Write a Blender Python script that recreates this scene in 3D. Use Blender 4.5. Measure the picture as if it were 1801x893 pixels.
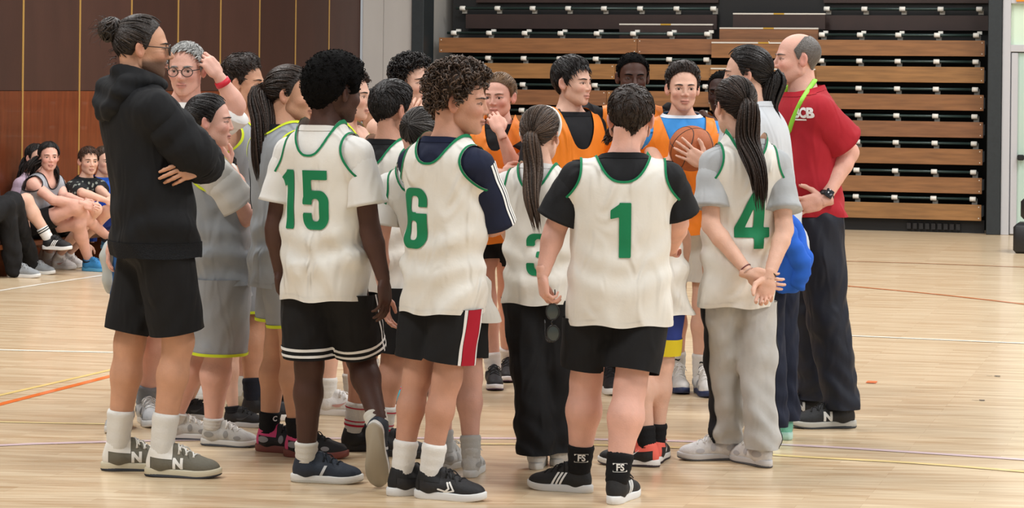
import bpy, bmesh, math, random
import numpy as np
from mathutils import Vector, Matrix
from mathutils.bvhtree import BVHTree

# ------------------------------------------------------------------ camera
W, HPX, F, CAMZ, PPX, PPY, ROLL = 1801, 893, 4200.0, 1.55, 900.5, 148.0, 0.0112
scene = bpy.context.scene
for o in list(bpy.data.objects):
    bpy.data.objects.remove(o)
COL = scene.collection
cd = bpy.data.cameras.new('camera')
cd.sensor_width = 36.0
cd.lens = 36.0 * F / W
cd.shift_y = -(HPX / 2 - PPY) / W
cd.clip_end = 200
cam = bpy.data.objects.new('camera', cd)
cam.matrix_world = Matrix.Translation((0, 0, CAMZ)) @ Matrix.Rotation(math.pi / 2, 4, 'X') @ Matrix.Rotation(ROLL, 4, 'Z')
COL.objects.link(cam)
scene.camera = cam
scene.view_settings.view_transform = 'Standard'
scene.view_settings.look = 'None'
scene.view_settings.gamma = 1.0
scene.view_settings.use_curve_mapping = False
scene.view_settings.exposure = 0.0

# ------------------------------------------------------------------ world and hall lamps
world = bpy.data.worlds.new('hall_ambient')
scene.world = world
world.use_nodes = True
world.node_tree.nodes['Background'].inputs[0].default_value = (0.97, 0.985, 1.0, 1)
world.node_tree.nodes['Background'].inputs[1].default_value = 0.36

def area_lamp(name, loc, rot, sx, sy, power, col=(1, 0.985, 0.965)):
    l = bpy.data.lights.new(name, 'AREA')
    l.shape = 'RECTANGLE'; l.size = sx; l.size_y = sy; l.energy = power; l.color = col
    o = bpy.data.objects.new(name, l)
    o.location = loc; o.rotation_euler = rot
    COL.objects.link(o)
    return o
for i, (lx, ly) in enumerate([(-5, 6), (5, 6), (-4, 13), (6, 13), (0, 20), (8, 20)]):
    area_lamp('hall_ceiling_lamp', (lx, ly, 8.5), (0, 0, 0), 1.6, 3.0, 520)
area_lamp('high_window_light', (13, 3, 5.5), (0, math.radians(62), math.radians(-10)), 3.0, 9.0, 520, (0.93, 0.97, 1.0))

# ------------------------------------------------------------------ pixel <-> place
def ray(px, py):
    dx, dy = px - PPX, py - PPY
    c, s = math.cos(ROLL), math.sin(ROLL)
    x = dx * c + dy * s
    y = -dx * s + dy * c
    return x / F, -y / F
def at(px, py, D):
    a, b = ray(px, py)
    return np.array([a * D, D, CAMZ + b * D])
def on_floor(px, py):
    a, b = ray(px, py)
    D = CAMZ / -b
    return np.array([a * D, D, 0.0])
BANG = math.atan2(2135 - PPX, F)            # hall axes against the view axis
D1 = np.array([math.sin(BANG), math.cos(BANG), 0.0])    # along the panelled wall, away
D2 = np.array([math.cos(BANG), -math.sin(BANG), 0.0])   # along the bleachers, to the right
UP = np.array([0, 0, 1.0])
def meet(px, py, p0, n):
    a, b = ray(px, py)
    d = np.array([a, 1.0, b]); o = np.array([0, 0, CAMZ])
    t = np.dot(p0 - o, n) / np.dot(d, n)
    return o + d * t

# ------------------------------------------------------------------ materials
MATS = {}
def _nodes(m):
    m.use_nodes = True
    return m.node_tree.nodes, m.node_tree.links, m.node_tree.nodes['Principled BSDF']
def srgb(c):
    if isinstance(c, str):
        c = [int(c[i:i + 2], 16) / 255 for i in (0, 2, 4)]
    return tuple((x / 12.92 if x <= 0.04045 else ((x + 0.055) / 1.055) ** 2.4) for x in c) + (1.0,)
def plain(name, col, rough=0.5, metal=0.0, var=0.0, scale=20.0, bump=0.0, bscale=200.0, coat=0.0, sheen=0.0, stretch=(1, 1, 1), spec=0.5):
    if name in MATS: return MATS[name]
    m = bpy.data.materials.new(name); n, l, b = _nodes(m)
    c = srgb(col)
    b.inputs['Base Color'].default_value = c
    b.inputs['Roughness'].default_value = rough
    b.inputs['Metallic'].default_value = metal
    b.inputs['Coat Weight'].default_value = coat
    b.inputs['Specular IOR Level'].default_value = spec
    if sheen:
        b.inputs['Sheen Weight'].default_value = sheen
    tc = n.new('ShaderNodeTexCoord'); mp = n.new('ShaderNodeMapping')
    mp.inputs['Scale'].default_value = stretch
    l.new(tc.outputs['Object'], mp.inputs['Vector'])
    if var:
        no = n.new('ShaderNodeTexNoise'); no.inputs['Scale'].default_value = scale; no.inputs['Detail'].default_value = 4
        l.new(mp.outputs[0], no.inputs['Vector'])
        r = n.new('ShaderNodeValToRGB')
        r.color_ramp.elements[0].position = 0.3; r.color_ramp.elements[1].position = 0.7
        r.color_ramp.elements[0].color = tuple(x * (1 - var) for x in c[:3]) + (1,)
        r.color_ramp.elements[1].color = tuple(min(1, x * (1 + var)) for x in c[:3]) + (1,)
        l.new(no.outputs[0], r.inputs[0]); l.new(r.outputs[0], b.inputs['Base Color'])
    if bump:
        nb = n.new('ShaderNodeTexNoise'); nb.inputs['Scale'].default_value = bscale; nb.inputs['Detail'].default_value = 3
        l.new(mp.outputs[0], nb.inputs['Vector'])
        bu = n.new('ShaderNodeBump'); bu.inputs['Strength'].default_value = bump; bu.inputs['Distance'].default_value = 0.01
        l.new(nb.outputs[0], bu.inputs['Height']); l.new(bu.outputs[0], b.inputs['Normal'])
    MATS[name] = m
    return m
def cloth(name, col, var=0.04, rough=0.8, sheen=0.0, bscale=90, bump=0.06, fold=0.0):
    key = 'cloth_' + name
    if key in MATS: return MATS[key]
    m = plain(key, col, rough, var=var, scale=9, bump=bump, bscale=bscale, spec=0.2 if not fold else 0.35)
    if fold:   # soft drape creases running down the cloth
        n, l = m.node_tree.nodes, m.node_tree.links
        b = n['Principled BSDF']; old = b.inputs['Normal'].links[0].from_node
        tc = n.new('ShaderNodeTexCoord'); mp = n.new('ShaderNodeMapping'); mp.inputs['Scale'].default_value = (9, 9, 3.2); mp.inputs['Rotation'].default_value = (0.3, 0.5, 0)
        l.new(tc.outputs['Object'], mp.inputs['Vector'])
        no = n.new('ShaderNodeTexNoise'); no.inputs['Scale'].default_value = 1.3; no.inputs['Detail'].default_value = 2.5; no.inputs['Distortion'].default_value = 1.2
        no.noise_type = 'RIDGED_MULTIFRACTAL'
        l.new(mp.outputs[0], no.inputs['Vector'])
        bu = n.new('ShaderNodeBump'); bu.inputs['Strength'].default_value = min(1, fold * 1.8); bu.inputs['Distance'].default_value = 0.022
        l.new(no.outputs[0], bu.inputs['Height']); l.new(bu.outputs[0], old.inputs['Normal'])
    return m
def skin_mat(name, col, lip, flush):
    key = 'skin_' + name
    if key in MATS: return MATS[key]
    m = plain(key, col, 0.58, var=0.08, scale=14, bump=0.12, bscale=160, spec=0.35)
    n, l = m.node_tree.nodes, m.node_tree.links
    b = n['Principled BSDF']
    src = b.inputs['Base Color'].links[0].from_socket
    at_ = n.new('ShaderNodeAttribute'); at_.attribute_name = 'feat'
    sp = n.new('ShaderNodeSeparateColor'); l.new(at_.outputs['Color'], sp.inputs[0])
    prev = src
    for ch, c in (('Green', flush), ('Red', lip), ('Blue', '30241f')):
        mx = n.new('ShaderNodeMix'); mx.data_type = 'RGBA'
        l.new(sp.outputs[ch], mx.inputs['Factor']); l.new(prev, mx.inputs[6]); mx.inputs[7].default_value = srgb(c)
        prev = mx.outputs[2]
    l.new(prev, b.inputs['Base Color'])
    b.inputs['Subsurface Weight'].default_value = 0.08
    b.inputs['Subsurface Radius'].default_value = (0.012, 0.005, 0.003)
    b.inputs['Subsurface Scale'].default_value = 1.0
    return m
def hair_mat(name, c0, c1, rough=0.45):
    key = 'hair_' + name
    if key in MATS: return MATS[key]
    m = bpy.data.materials.new(key); n, l, b = _nodes(m)
    a = n.new('ShaderNodeAttribute'); a.attribute_name = 'strand'
    r = n.new('ShaderNodeValToRGB')
    r.color_ramp.elements[0].color = srgb(c0); r.color_ramp.elements[1].color = srgb(c1)
    l.new(a.outputs['Fac'], r.inputs[0]); l.new(r.outputs[0], b.inputs['Base Color'])
    b.inputs['Roughness'].default_value = rough
    b.inputs['Specular IOR Level'].default_value = 0.3 if name != 'ink' else 0.08
    if name == 'ink': b.inputs['Roughness'].default_value = 0.9
    tc = n.new('ShaderNodeTexCoord')
    nb = n.new('ShaderNodeTexNoise'); nb.inputs['Scale'].default_value = 140
    l.new(tc.outputs['Object'], nb.inputs['Vector'])
    bu = n.new('ShaderNodeBump'); bu.inputs['Strength'].default_value = 0.5; bu.inputs['Distance'].default_value = 0.01
    l.new(nb.outputs[0], bu.inputs['Height']); l.new(bu.outputs[0], b.inputs['Normal'])
    MATS[key] = m
    return m

# ------------------------------------------------------------------ mesh helpers (numpy)
class M:
    """triangles / quads held as numpy arrays: v (N,3), t (K,3)"""
    def __init__(s, v, t, att=None):
        s.v = np.asarray(v, float).reshape(-1, 3); s.t = np.asarray(t, int).reshape(-1, 3); s.att = att
    def normals(s):
        a, b, c = s.v[s.t[:, 0]], s.v[s.t[:, 1]], s.v[s.t[:, 2]]
        fn = np.cross(b - a, c - a)
        n = np.zeros_like(s.v)
        for i in range(3): np.add.at(n, s.t[:, i], fn)
        return n / (np.linalg.norm(n, axis=1, keepdims=True) + 1e-12)
    def push(s, d):
        return M(s.v + s.normals() * d, s.t, s.att)
    def bvh(s):
        return BVHTree.FromPolygons(s.v.tolist(), s.t.tolist())
def join(ms):
    ms = [m for m in ms if m is not None and len(m.v)]
    off = 0; vs = []; ts = []; at_ = []
    has = any(m.att is not None for m in ms)
    for m in ms:
        vs.append(m.v); ts.append(m.t + off); off += len(m.v)
        if has:
            at_.append(m.att if m.att is not None else np.zeros((len(m.v), ms_dim(ms))))
    return M(np.concatenate(vs), np.concatenate(ts), np.concatenate(at_) if has else None)
def ms_dim(ms):
    for m in ms:
        if m.att is not None: return m.att.shape[1]
def quads(q):
    q = np.asarray(q).reshape(-1, 4)
    return np.concatenate([q[:, [0, 1, 2]], q[:, [0, 2, 3]]])
def clip(m, f):
    """keep the part of a mesh where f > 0, cutting triangles on the zero line"""
    f = np.where(np.abs(f) < 1e-9, 1e-9, f)
    t = m.t; s = f[t] > 0; k = s.sum(1)
    out = [t[k == 3]]
    nv = [m.v]; na = [m.att] if m.att is not None else None
    base = len(m.v)
    def cut(i, j):
        a = f[i] / (f[i] - f[j])
        return a
    for kk in (1, 2):
        tt = t[k == kk]
        if not len(tt): continue
        ss = s[k == kk] if kk == 1 else ~s[k == kk]
        idx = ss.argmax(1)
        r = np.arange(len(tt))
        a0, a1, a2 = tt[r, idx], tt[r, (idx + 1) % 3], tt[r, (idx + 2) % 3]
        w1, w2 = cut(a0, a1), cut(a0, a2)
        p1 = m.v[a0] + (m.v[a1] - m.v[a0]) * w1[:, None]
        p2 = m.v[a0] + (m.v[a2] - m.v[a0]) * w2[:, None]
        i1 = base + r; i2 = base + len(tt) + r
        nv += [p1, p2]
        if na is not None:
            na += [m.att[a0] + (m.att[a1] - m.att[a0]) * w1[:, None], m.att[a0] + (m.att[a2] - m.att[a0]) * w2[:, None]]
        base += 2 * len(tt)
        if kk == 1:
            out.append(np.stack([a0, i1, i2], 1))
        else:
            out.append(np.stack([i1, a1, a2], 1)); out.append(np.stack([i1, a2, i2], 1))
    v = np.concatenate(nv); tr = np.concatenate(out)
    att = np.concatenate(na) if na is not None else None
    # weld by position so that normals stay smooth along the cut
    used, inv = np.unique(tr.reshape(-1), return_inverse=True)
    v = v[used]; tr = inv.reshape(-1, 3)
    att = att[used] if att is not None else None
    key = np.round(v * 50000).astype(np.int64)
    _, first, inv = np.unique(key, axis=0, return_index=True, return_inverse=True)
    inv = inv.reshape(-1)
    tr = inv[tr]; v = v[first]; att = att[first] if att is not None else None
    ok = (tr[:, 0] != tr[:, 1]) & (tr[:, 1] != tr[:, 2]) & (tr[:, 0] != tr[:, 2])
    return M(v, tr[ok], att)
def clips(m, fs):
    """clip by several functions in turn (each stays exact across a triangle)"""
    na = 0 if m.att is None else m.att.shape[1]
    F_ = np.stack([np.asarray(f, float) for f in fs], 1)
    c = M(m.v, m.t, F_ if m.att is None else np.concatenate([m.att, F_], 1))
    for i in range(len(fs)):
        if not len(c.v): break
        c = clip(c, c.att[:, na + i])
    return M(c.v, c.t, c.att[:, :na] if na else None)
def to_mesh(name, m, smooth=True, attr=None):
    me = bpy.data.meshes.new(name)
    me.vertices.add(len(m.v)); me.vertices.foreach_set('co', np.ascontiguousarray(m.v, np.float32).ravel())
    n = len(m.t)
    me.loops.add(n * 3); me.loops.foreach_set('vertex_index', np.ascontiguousarray(m.t, np.int32).ravel())
    me.polygons.add(n); me.polygons.foreach_set('loop_start', np.arange(0, n * 3, 3, dtype=np.int32))
    me.polygons.foreach_set('use_smooth', np.full(n, smooth))
    me.update(calc_edges=True)
    if attr and m.att is not None:
        if attr == 'feat':
            a = me.attributes.new('feat', 'FLOAT_COLOR', 'POINT')
            c = np.ones((len(m.v), 4), np.float32); c[:, :3] = m.att[:, :3]
            a.data.foreach_set('color', c.ravel())
        else:
            a = me.attributes.new(attr, 'FLOAT', 'POINT')
            a.data.foreach_set('value', np.ascontiguousarray(m.att[:, 0], np.float32))
    return me
def obj(name, me, mat, parent=None, matrix=None):
    o = bpy.data.objects.new(name, me)
    if mat is not None and not len(me.materials):
        me.materials.append(mat)
    COL.objects.link(o)
    if parent is not None: o.parent = parent
    if matrix is not None: o.matrix_local = matrix
    return o
def part(name, m, mat, root, smooth=True, attr=None):
    """a mesh in place coordinates, stored relative to its thing's base"""
    loc = np.array(root['_o']) if '_o' in root else np.array(root.location)
    o = obj(name, to_mesh(name, M(m.v - loc, m.t, m.att), smooth, attr), mat, root)
    return o
def subpart(name, m, mat, par, root, smooth=True, attr=None):
    loc = np.array(root.location)
    return obj(name, to_mesh(name, M(m.v - loc, m.t, m.att), smooth, attr), mat, par)
def thing(name, label, cat, loc=(0, 0, 0), group=None):
    o = bpy.data.objects.new(name, None); COL.objects.link(o)
    o.location = [float(x) for x in loc]; o.empty_display_size = 0.1
    o['label'] = label; o['category'] = cat
    if group: o['group'] = group
    return o
def tag(o, label, cat, group=None):
    o['label'] = label; o['category'] = cat
    if group: o['group'] = group
    return o
def struct(o, label=None):
    o['kind'] = 'structure'
    if label: o['label'] = label
    return o
def boxm(c, ax, half, bev=0.0):
    """box mesh: centre, 3 axes (rows), half sizes; bevelled edges if bev"""
    c = np.asarray(c, float); ax = np.asarray(ax, float)
    bm = bmesh.new(); bmesh.ops.create_cube(bm, size=2.0)
    for v in bm.verts: v.co = Vector([v.co[i] * half[i] for i in range(3)])
    if bev: bmesh.ops.bevel(bm, geom=bm.edges[:], offset=bev, segments=1, affect='EDGES')
    bmesh.ops.triangulate(bm, faces=bm.faces[:])
    v = np.array([x.co[:] for x in bm.verts]); t = np.array([[x.index for x in f.verts] for f in bm.faces])
    bm.free()
    return M(c + v @ ax, t)
def norm(v):
    v = np.asarray(v, float)
    return v / (np.linalg.norm(v) + 1e-12)
def tubes(P, R, sides=5, cap=True, att=None, flat=None):
    """P (S,K,3) paths, R (S,K) radii -> tubes"""
    P = np.asarray(P, float); R = np.asarray(R, float)
    if P.ndim == 2: P = P[None]; R = R[None] if R.ndim == 1 else R
    S, K, _ = P.shape
    T = np.gradient(P, axis=1); T /= np.linalg.norm(T, axis=2, keepdims=True) + 1e-12
    ref = np.zeros((S, 1, 3)); mean = np.abs(T.mean(1)); ref[np.arange(S), 0, mean.argmin(1)] = 1
    N = np.cross(T, ref); N /= np.linalg.norm(N, axis=2, keepdims=True) + 1e-12
    B = np.cross(T, N)
    a = np.arange(sides) * 2 * math.pi / sides
    fl = 1.0 if flat is None else flat
    V = P[:, :, None] + R[:, :, None, None] * (np.cos(a)[None, None, :, None] * N[:, :, None] + fl * np.sin(a)[None, None, :, None] * B[:, :, None])
    idx = np.arange(S * K * sides).reshape(S, K, sides)
    n2 = np.roll(idx, -1, axis=2)
    q = np.stack([idx[:, :-1], n2[:, :-1], n2[:, 1:], idx[:, 1:]], -1).reshape(-1, 4)
    t = quads(q)
    if cap:
        c = []
        for k, rev in ((0, True), (K - 1, False)):
            for j in range(1, sides - 1):
                f = np.stack([idx[:, k, 0], idx[:, k, j], idx[:, k, j + 1]], -1)
                c.append(f[:, ::-1] if rev else f)
        t = np.concatenate([t] + c)
    A = None
    if att is not None:
        A = np.repeat(np.asarray(att, float), K * sides)[:, None]
    return M(V.reshape(-1, 3), t, A)
def smoothpath(pts, n):
    """Catmull-Rom through points"""
    p = np.asarray(pts, float)
    if len(p) == 2:
        return p[0] + (p[1] - p[0]) * np.linspace(0, 1, n)[:, None]
    seg = np.r_[0, np.cumsum(np.linalg.norm(np.diff(p, axis=0), axis=1))]
    tang = np.gradient(p, seg, axis=0)
    u = np.linspace(0, seg[-1], n); i = np.clip(np.searchsorted(seg, u) - 1, 0, len(p) - 2)
    h = (seg[i + 1] - seg[i]); x = ((u - seg[i]) / h)[:, None]; h = h[:, None]
    return ((2 * x**3 - 3 * x**2 + 1) * p[i] + (x**3 - 2 * x**2 + x) * h * tang[i] + (-2 * x**3 + 3 * x**2) * p[i + 1] + (x**3 - x**2) * h * tang[i + 1])
def resample(x, y, xs):
    y = np.asarray(y, float)
    yy = y if y.ndim > 1 else y[:, None]
    x = np.asarray(x, float)
    d = np.diff(yy, axis=0) / np.diff(x)[:, None]
    m = np.zeros_like(yy); m[0] = d[0]; m[-1] = d[-1]
    mid = np.where(d[:-1] * d[1:] > 0, 2 * d[:-1] * d[1:] / (d[:-1] + d[1:] + 1e-15), 0)
    m[1:-1] = mid
    i = np.clip(np.searchsorted(x, xs) - 1, 0, len(x) - 2)
    h = (x[i + 1] - x[i])[:, None]; u = np.clip(((xs - x[i]))[:, None] / h, 0, 1)
    r = (2 * u**3 - 3 * u**2 + 1) * yy[i] + (u**3 - 2 * u**2 + u) * h * m[i] + (-2 * u**3 + 3 * u**2) * yy[i + 1] + (u**3 - u**2) * h * m[i + 1]
    return r if y.ndim > 1 else r[:, 0]
def waves(P, freq, seed, aniso=(1, 1, 1), n=5):
    rs = np.random.RandomState(seed)
    out = 0
    for i in range(n):
        k = rs.normal(size=3); k = k / np.linalg.norm(k) * freq * rs.uniform(0.6, 1.5) * np.array(aniso)
        ph = rs.uniform(0, 6.28)
        out = out + np.sin(P[0] * k[0] + P[1] * k[1] + P[2] * k[2] + ph)
    return out / n

# ------------------------------------------------------------------ implicit surfaces
def smin(a, b, k):
    h = np.clip(0.5 + 0.5 * (b - a) / k, 0, 1)
    return b + (a - b) * h - k * h * (1 - h)
class Field:
    def __init__(s, lo, hi, h):
        s.lo = np.asarray(lo, float); s.h = h
        s.n = np.ceil((np.asarray(hi, float) - s.lo) / h).astype(int) + 1
        s.v = np.full(s.n, 0.3)
    def sub(s, lo, hi):
        i = np.clip(np.floor((np.asarray(lo) - s.lo) / s.h).astype(int), 0, s.n)
        j = np.clip(np.ceil((np.asarray(hi) - s.lo) / s.h).astype(int) + 1, 0, s.n)
        sl = tuple(slice(a, b) for a, b in zip(i, j))
        ax = [s.lo[d] + s.h * np.arange(i[d], j[d]) for d in range(3)]
        return sl, (ax[0][:, None, None], ax[1][None, :, None], ax[2][None, None, :])
    def add(s, fn, lo, hi, k=0.02):
        sl, P = s.sub(np.asarray(lo) - k - 2.5 * s.h, np.asarray(hi) + k + 2.5 * s.h)
        if 0 in s.v[sl].shape: return
        s.v[sl] = smin(s.v[sl], fn(P), k)
    def cut(s, fn, lo, hi, k=0.01):
        sl, P = s.sub(np.asarray(lo) - k - 2.5 * s.h, np.asarray(hi) + k + 2.5 * s.h)
        if 0 in s.v[sl].shape: return
        s.v[sl] = -smin(-s.v[sl], fn(P), k)
    def cone(s, a, b, r0, r1, k=0.02):
        a, b = np.asarray(a, float), np.asarray(b, float); r = max(r0, r1)
        s.add(lambda P: f_cone(P, a, b, r0, r1), np.minimum(a, b) - r, np.maximum(a, b) + r, k)
    def ell(s, c, r, k=0.02, fr=None):
        c = np.asarray(c, float); m = max(r)
        s.add(lambda P: f_ell(P, c, r, fr), c - m, c + m, k)
    def mesh(s):
        v = s.v; h = s.h
        ins = v < 0
        nx, ny, nz = v.shape
        c = np.zeros((nx - 1, ny - 1, nz - 1), int)
        for dx in (0, 1):
            for dy in (0, 1):
                for dz in (0, 1):
                    c += ins[dx:nx - 1 + dx, dy:ny - 1 + dy, dz:nz - 1 + dz]
        act = (c > 0) & (c < 8)
        I = np.argwhere(act)
        if not len(I): return M(np.zeros((0, 3)), np.zeros((0, 3), int))
        idx = np.full(act.shape, -1); idx[act] = np.arange(len(I))
        acc = np.zeros((len(I), 3)); cnt = np.zeros(len(I))
        cor = [(0, 0, 0), (1, 0, 0), (0, 1, 0), (1, 1, 0), (0, 0, 1), (1, 0, 1), (0, 1, 1), (1, 1, 1)]
        for a in range(8):
            for b in range(a + 1, 8):
                da = np.array(cor[a]); db = np.array(cor[b])
                if np.abs(da - db).sum() != 1: continue
                va = v[tuple((I + da).T)]; vb = v[tuple((I + db).T)]
                x = (va < 0) != (vb < 0)
                w = np.where(x, va / (va - vb + 1e-20), 0)
                acc += np.where(x[:, None], da + (db - da) * w[:, None], 0); cnt += x
        V = s.lo + h * (I + acc / cnt[:, None])
        Q = []
        for ax in range(3):
            o1, o2 = [(1, 2), (2, 0), (0, 1)][ax]
            sl0 = [slice(1, -1)] * 3; sl0[ax] = slice(0, -1)
            sl1 = [slice(1, -1)] * 3; sl1[ax] = slice(1, None)
            a_, b_ = ins[tuple(sl0)], ins[tuple(sl1)]
            for flip in (False, True):
                e = np.argwhere((a_ & ~b_) if not flip else (~a_ & b_))
                if not len(e): continue
                e = e.copy(); e[:, o1] += 1; e[:, o2] += 1
                u1 = np.zeros(3, int); u1[o1] = 1
                u2 = np.zeros(3, int); u2[o2] = 1
                p = [e - u1 - u2, e - u2, e, e - u1]
                q = np.stack([idx[tuple(x.T)] for x in p], 1)
                Q.append(q[:, ::-1] if flip else q)
        q = np.concatenate(Q)
        q = q[(q >= 0).all(1)]
        return M(V, quads(q))
def f_cone(P, a, b, r0, r1):
    d = b - a; L = d @ d + 1e-12
    X, Y, Z = P[0] - a[0], P[1] - a[1], P[2] - a[2]
    t = np.clip((X * d[0] + Y * d[1] + Z * d[2]) / L, 0, 1)
    return np.sqrt((X - t * d[0])**2 + (Y - t * d[1])**2 + (Z - t * d[2])**2) - (r0 + (r1 - r0) * t)
def f_ell(P, c, r, fr=None):
    X, Y, Z = P[0] - c[0], P[1] - c[1], P[2] - c[2]
    if fr is not None:
        X, Y, Z = [X * f[0] + Y * f[1] + Z * f[2] for f in fr]
    k0 = np.sqrt((X / r[0])**2 + (Y / r[1])**2 + (Z / r[2])**2)
    k1 = np.sqrt((X / r[0]**2)**2 + (Y / r[1]**2)**2 + (Z / r[2]**2)**2) + 1e-9
    return k0 * (k0 - 1) / k1
def project(m2, origin, u, v, n, bvh, off=0.003, dist=0.6, back=0.35):
    """lay a flat 2D mesh (x,y in metres) onto a surface, looking along -n"""
    nv = []; keep = np.zeros(len(m2.v), bool); nn = Vector(n)
    for i, p in enumerate(m2.v):
        w = origin + u * p[0] + v * p[1] + n * back
        h = bvh.ray_cast(Vector(w), -nn, dist)
        if h[0] is not None:
            q = np.array(h[0]) + n * off; keep[i] = True
        else:
            q = w
        nv.append(q)
    t = m2.t[keep[m2.t].all(1)]
    if not len(t): return None
    a = np.array(nv)
    e = np.max([np.linalg.norm(a[t[:, i]] - a[t[:, (i + 1) % 3]], axis=1) for i in range(3)], axis=0)
    t = t[e < 0.06]
    used, inv = np.unique(t.reshape(-1), return_inverse=True)
    m = M(a[used], inv.reshape(-1, 3))
    fn = np.cross(m.v[m.t[:, 1]] - m.v[m.t[:, 0]], m.v[m.t[:, 2]] - m.v[m.t[:, 0]])
    if len(fn) and (fn @ n).sum() < 0: m.t = m.t[:, ::-1]
    return m
def grid2(x0, x1, y0, y1, h):
    nx = max(2, int((x1 - x0) / h) + 1); ny = max(2, int((y1 - y0) / h) + 1)
    X, Y = np.meshgrid(np.linspace(x0, x1, nx), np.linspace(y0, y1, ny), indexing='ij')
    i = np.arange(nx * ny).reshape(nx, ny)
    q = np.stack([i[:-1, :-1], i[1:, :-1], i[1:, 1:], i[:-1, 1:]], -1)
    return M(np.stack([X.ravel(), Y.ravel(), 0 * X.ravel()], 1), quads(q))
# digits as 2D shapes in a cell 0.62 wide, 1 high (f > 0 inside)
def rr(x, y, x0, x1, y0, y1, r=0.0):
    cx, cy = (x0 + x1) / 2, (y0 + y1) / 2
    qx = np.abs(x - cx) - ((x1 - x0) / 2 - r); qy = np.abs(y - cy) - ((y1 - y0) / 2 - r)
    return -(np.hypot(np.maximum(qx, 0), np.maximum(qy, 0)) + np.minimum(np.maximum(qx, qy), 0) - r)
def seg2(x, y, a, b, r):
    dx, dy = b[0] - a[0], b[1] - a[1]
    t = np.clip(((x - a[0]) * dx + (y - a[1]) * dy) / (dx * dx + dy * dy), 0, 1)
    return r - np.hypot(x - a[0] - t * dx, y - a[1] - t * dy)
def poly2(x, y, pts):
    f = np.full_like(x, 9.0)
    for i in range(len(pts)):
        a, b = pts[i], pts[(i + 1) % len(pts)]
        dx, dy = b[0] - a[0], b[1] - a[1]
        f = np.minimum(f, (dx * (y - a[1]) - dy * (x - a[0])) / math.hypot(dx, dy))
    return f
def digit(c, x, y):
    mn, mx = np.minimum, np.maximum
    if c == '1':
        return mx(rr(x, y, -.08, .14, 0, 1), poly2(x, y, [(-.24, .70), (-.06, .74), (.1, 1.0), (-.04, 1.0), (-.24, .86)]))
    o = rr(x, y, -.30, .30, 0, 1, .2)
    if c == '6':
        f = mn(o, -rr(x, y, -.09, .09, .14, .46, .07)); f = mn(f, -rr(x, y, -.09, .09, .60, .87, .07))
        return mn(f, -rr(x, y, .05, .4, .585, .69))
    if c == '5':
        f = mx(rr(x, y, -.28, .28, .84, 1), rr(x, y, -.28, -.08, .42, 1))
        g = mn(rr(x, y, -.30, .30, 0, .66, .2), -rr(x, y, -.09, .09, .14, .52, .07))
        return mx(f, mn(g, -rr(x, y, -.4, -.06, .28, .42)))
    if c == '3':
        f = mn(o, -rr(x, y, -.09, .09, .14, .44, .07)); f = mn(f, -rr(x, y, -.09, .09, .58, .87, .07))
        return mn(f, -rr(x, y, -.4, -.04, .30, .70))
    if c == '4':
        f = poly2(x, y, [(-.33, .2), (.33, .2), (.33, .38), (.22, .38), (.22, 1), (-.02, 1), (-.33, .38)][:0] or [(-.33, .20), (.22, .20), (.22, 1.0), (-.02, 1.0), (-.33, .38)])
        f = mn(f, -poly2(x, y, [(-.14, .38), (.02, .38), (.02, .74)]))
        f = mx(f, rr(x, y, .02, .22, 0, 1)); return mx(f, rr(x, y, -.33, .33, .2, .38))
    return o
def digits_mesh(txt, hgt, h=0.004, slant=0.0, wide=1.0):
    w = 0.68 * hgt * wide; n = len(txt); out = []
    for i, c in enumerate(txt):
        cx = (i - (n - 1) / 2) * w * 0.97
        g = grid2(cx - w / 2, cx + w / 2, -hgt / 2 - .005, hgt / 2 + .005, h)
        x = (g.v[:, 0] - cx) / (hgt * wide); y = g.v[:, 1] / hgt + 0.5
        out.append(clip(g, digit(c, x, y)))
    return join(out)
def text_mesh(s, size, bold=0.0, fine=0.006):
    cu = bpy.data.curves.new('lettering', 'FONT'); cu.body = s; cu.size = size; cu.offset = bold * size
    cu.align_x = 'CENTER'; cu.align_y = 'CENTER'; cu.resolution_u = 3
    o = bpy.data.objects.new('lettering', cu); COL.objects.link(o)
    dg = bpy.context.evaluated_depsgraph_get()
    me = bpy.data.meshes.new_from_object(o.evaluated_get(dg))
    bm = bmesh.new(); bm.from_mesh(me); bmesh.ops.triangulate(bm, faces=bm.faces[:])
    for _ in range(2):
        e = [x for x in bm.edges if x.calc_length() > fine]
        if e: bmesh.ops.subdivide_edges(bm, edges=e, cuts=1); bmesh.ops.triangulate(bm, faces=bm.faces[:])
    bm.verts.index_update()
    v = np.array([x.co[:] for x in bm.verts]); t = np.array([[x.index for x in f.verts] for f in bm.faces])
    bm.free(); bpy.data.objects.remove(o); bpy.data.curves.remove(cu); bpy.data.meshes.remove(me)
    return M(v, t)
def text_at(s, size, bold=0.0, squeeze=1.0):
    m = text_mesh(s, size, bold); m.v[:, 0] *= squeeze
    return m
# ------------------------------------------------------------------ the hall
B = on_floor(1740, 412)
CORNER = meet(636, 200, B, D1); CORNER[2] = 0
def bp(u, w, z): return B + D2 * u + D1 * w + UP * z
BAX = np.array([D2, D1, UP])
def bbox(u0, u1, w0, w1, z0, z1, bev=0.0):
    return boxm(bp((u0 + u1) / 2, (w0 + w1) / 2, (z0 + z1) / 2), BAX, ((u1 - u0) / 2, (w1 - w0) / 2, (z1 - z0) / 2), bev)

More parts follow.
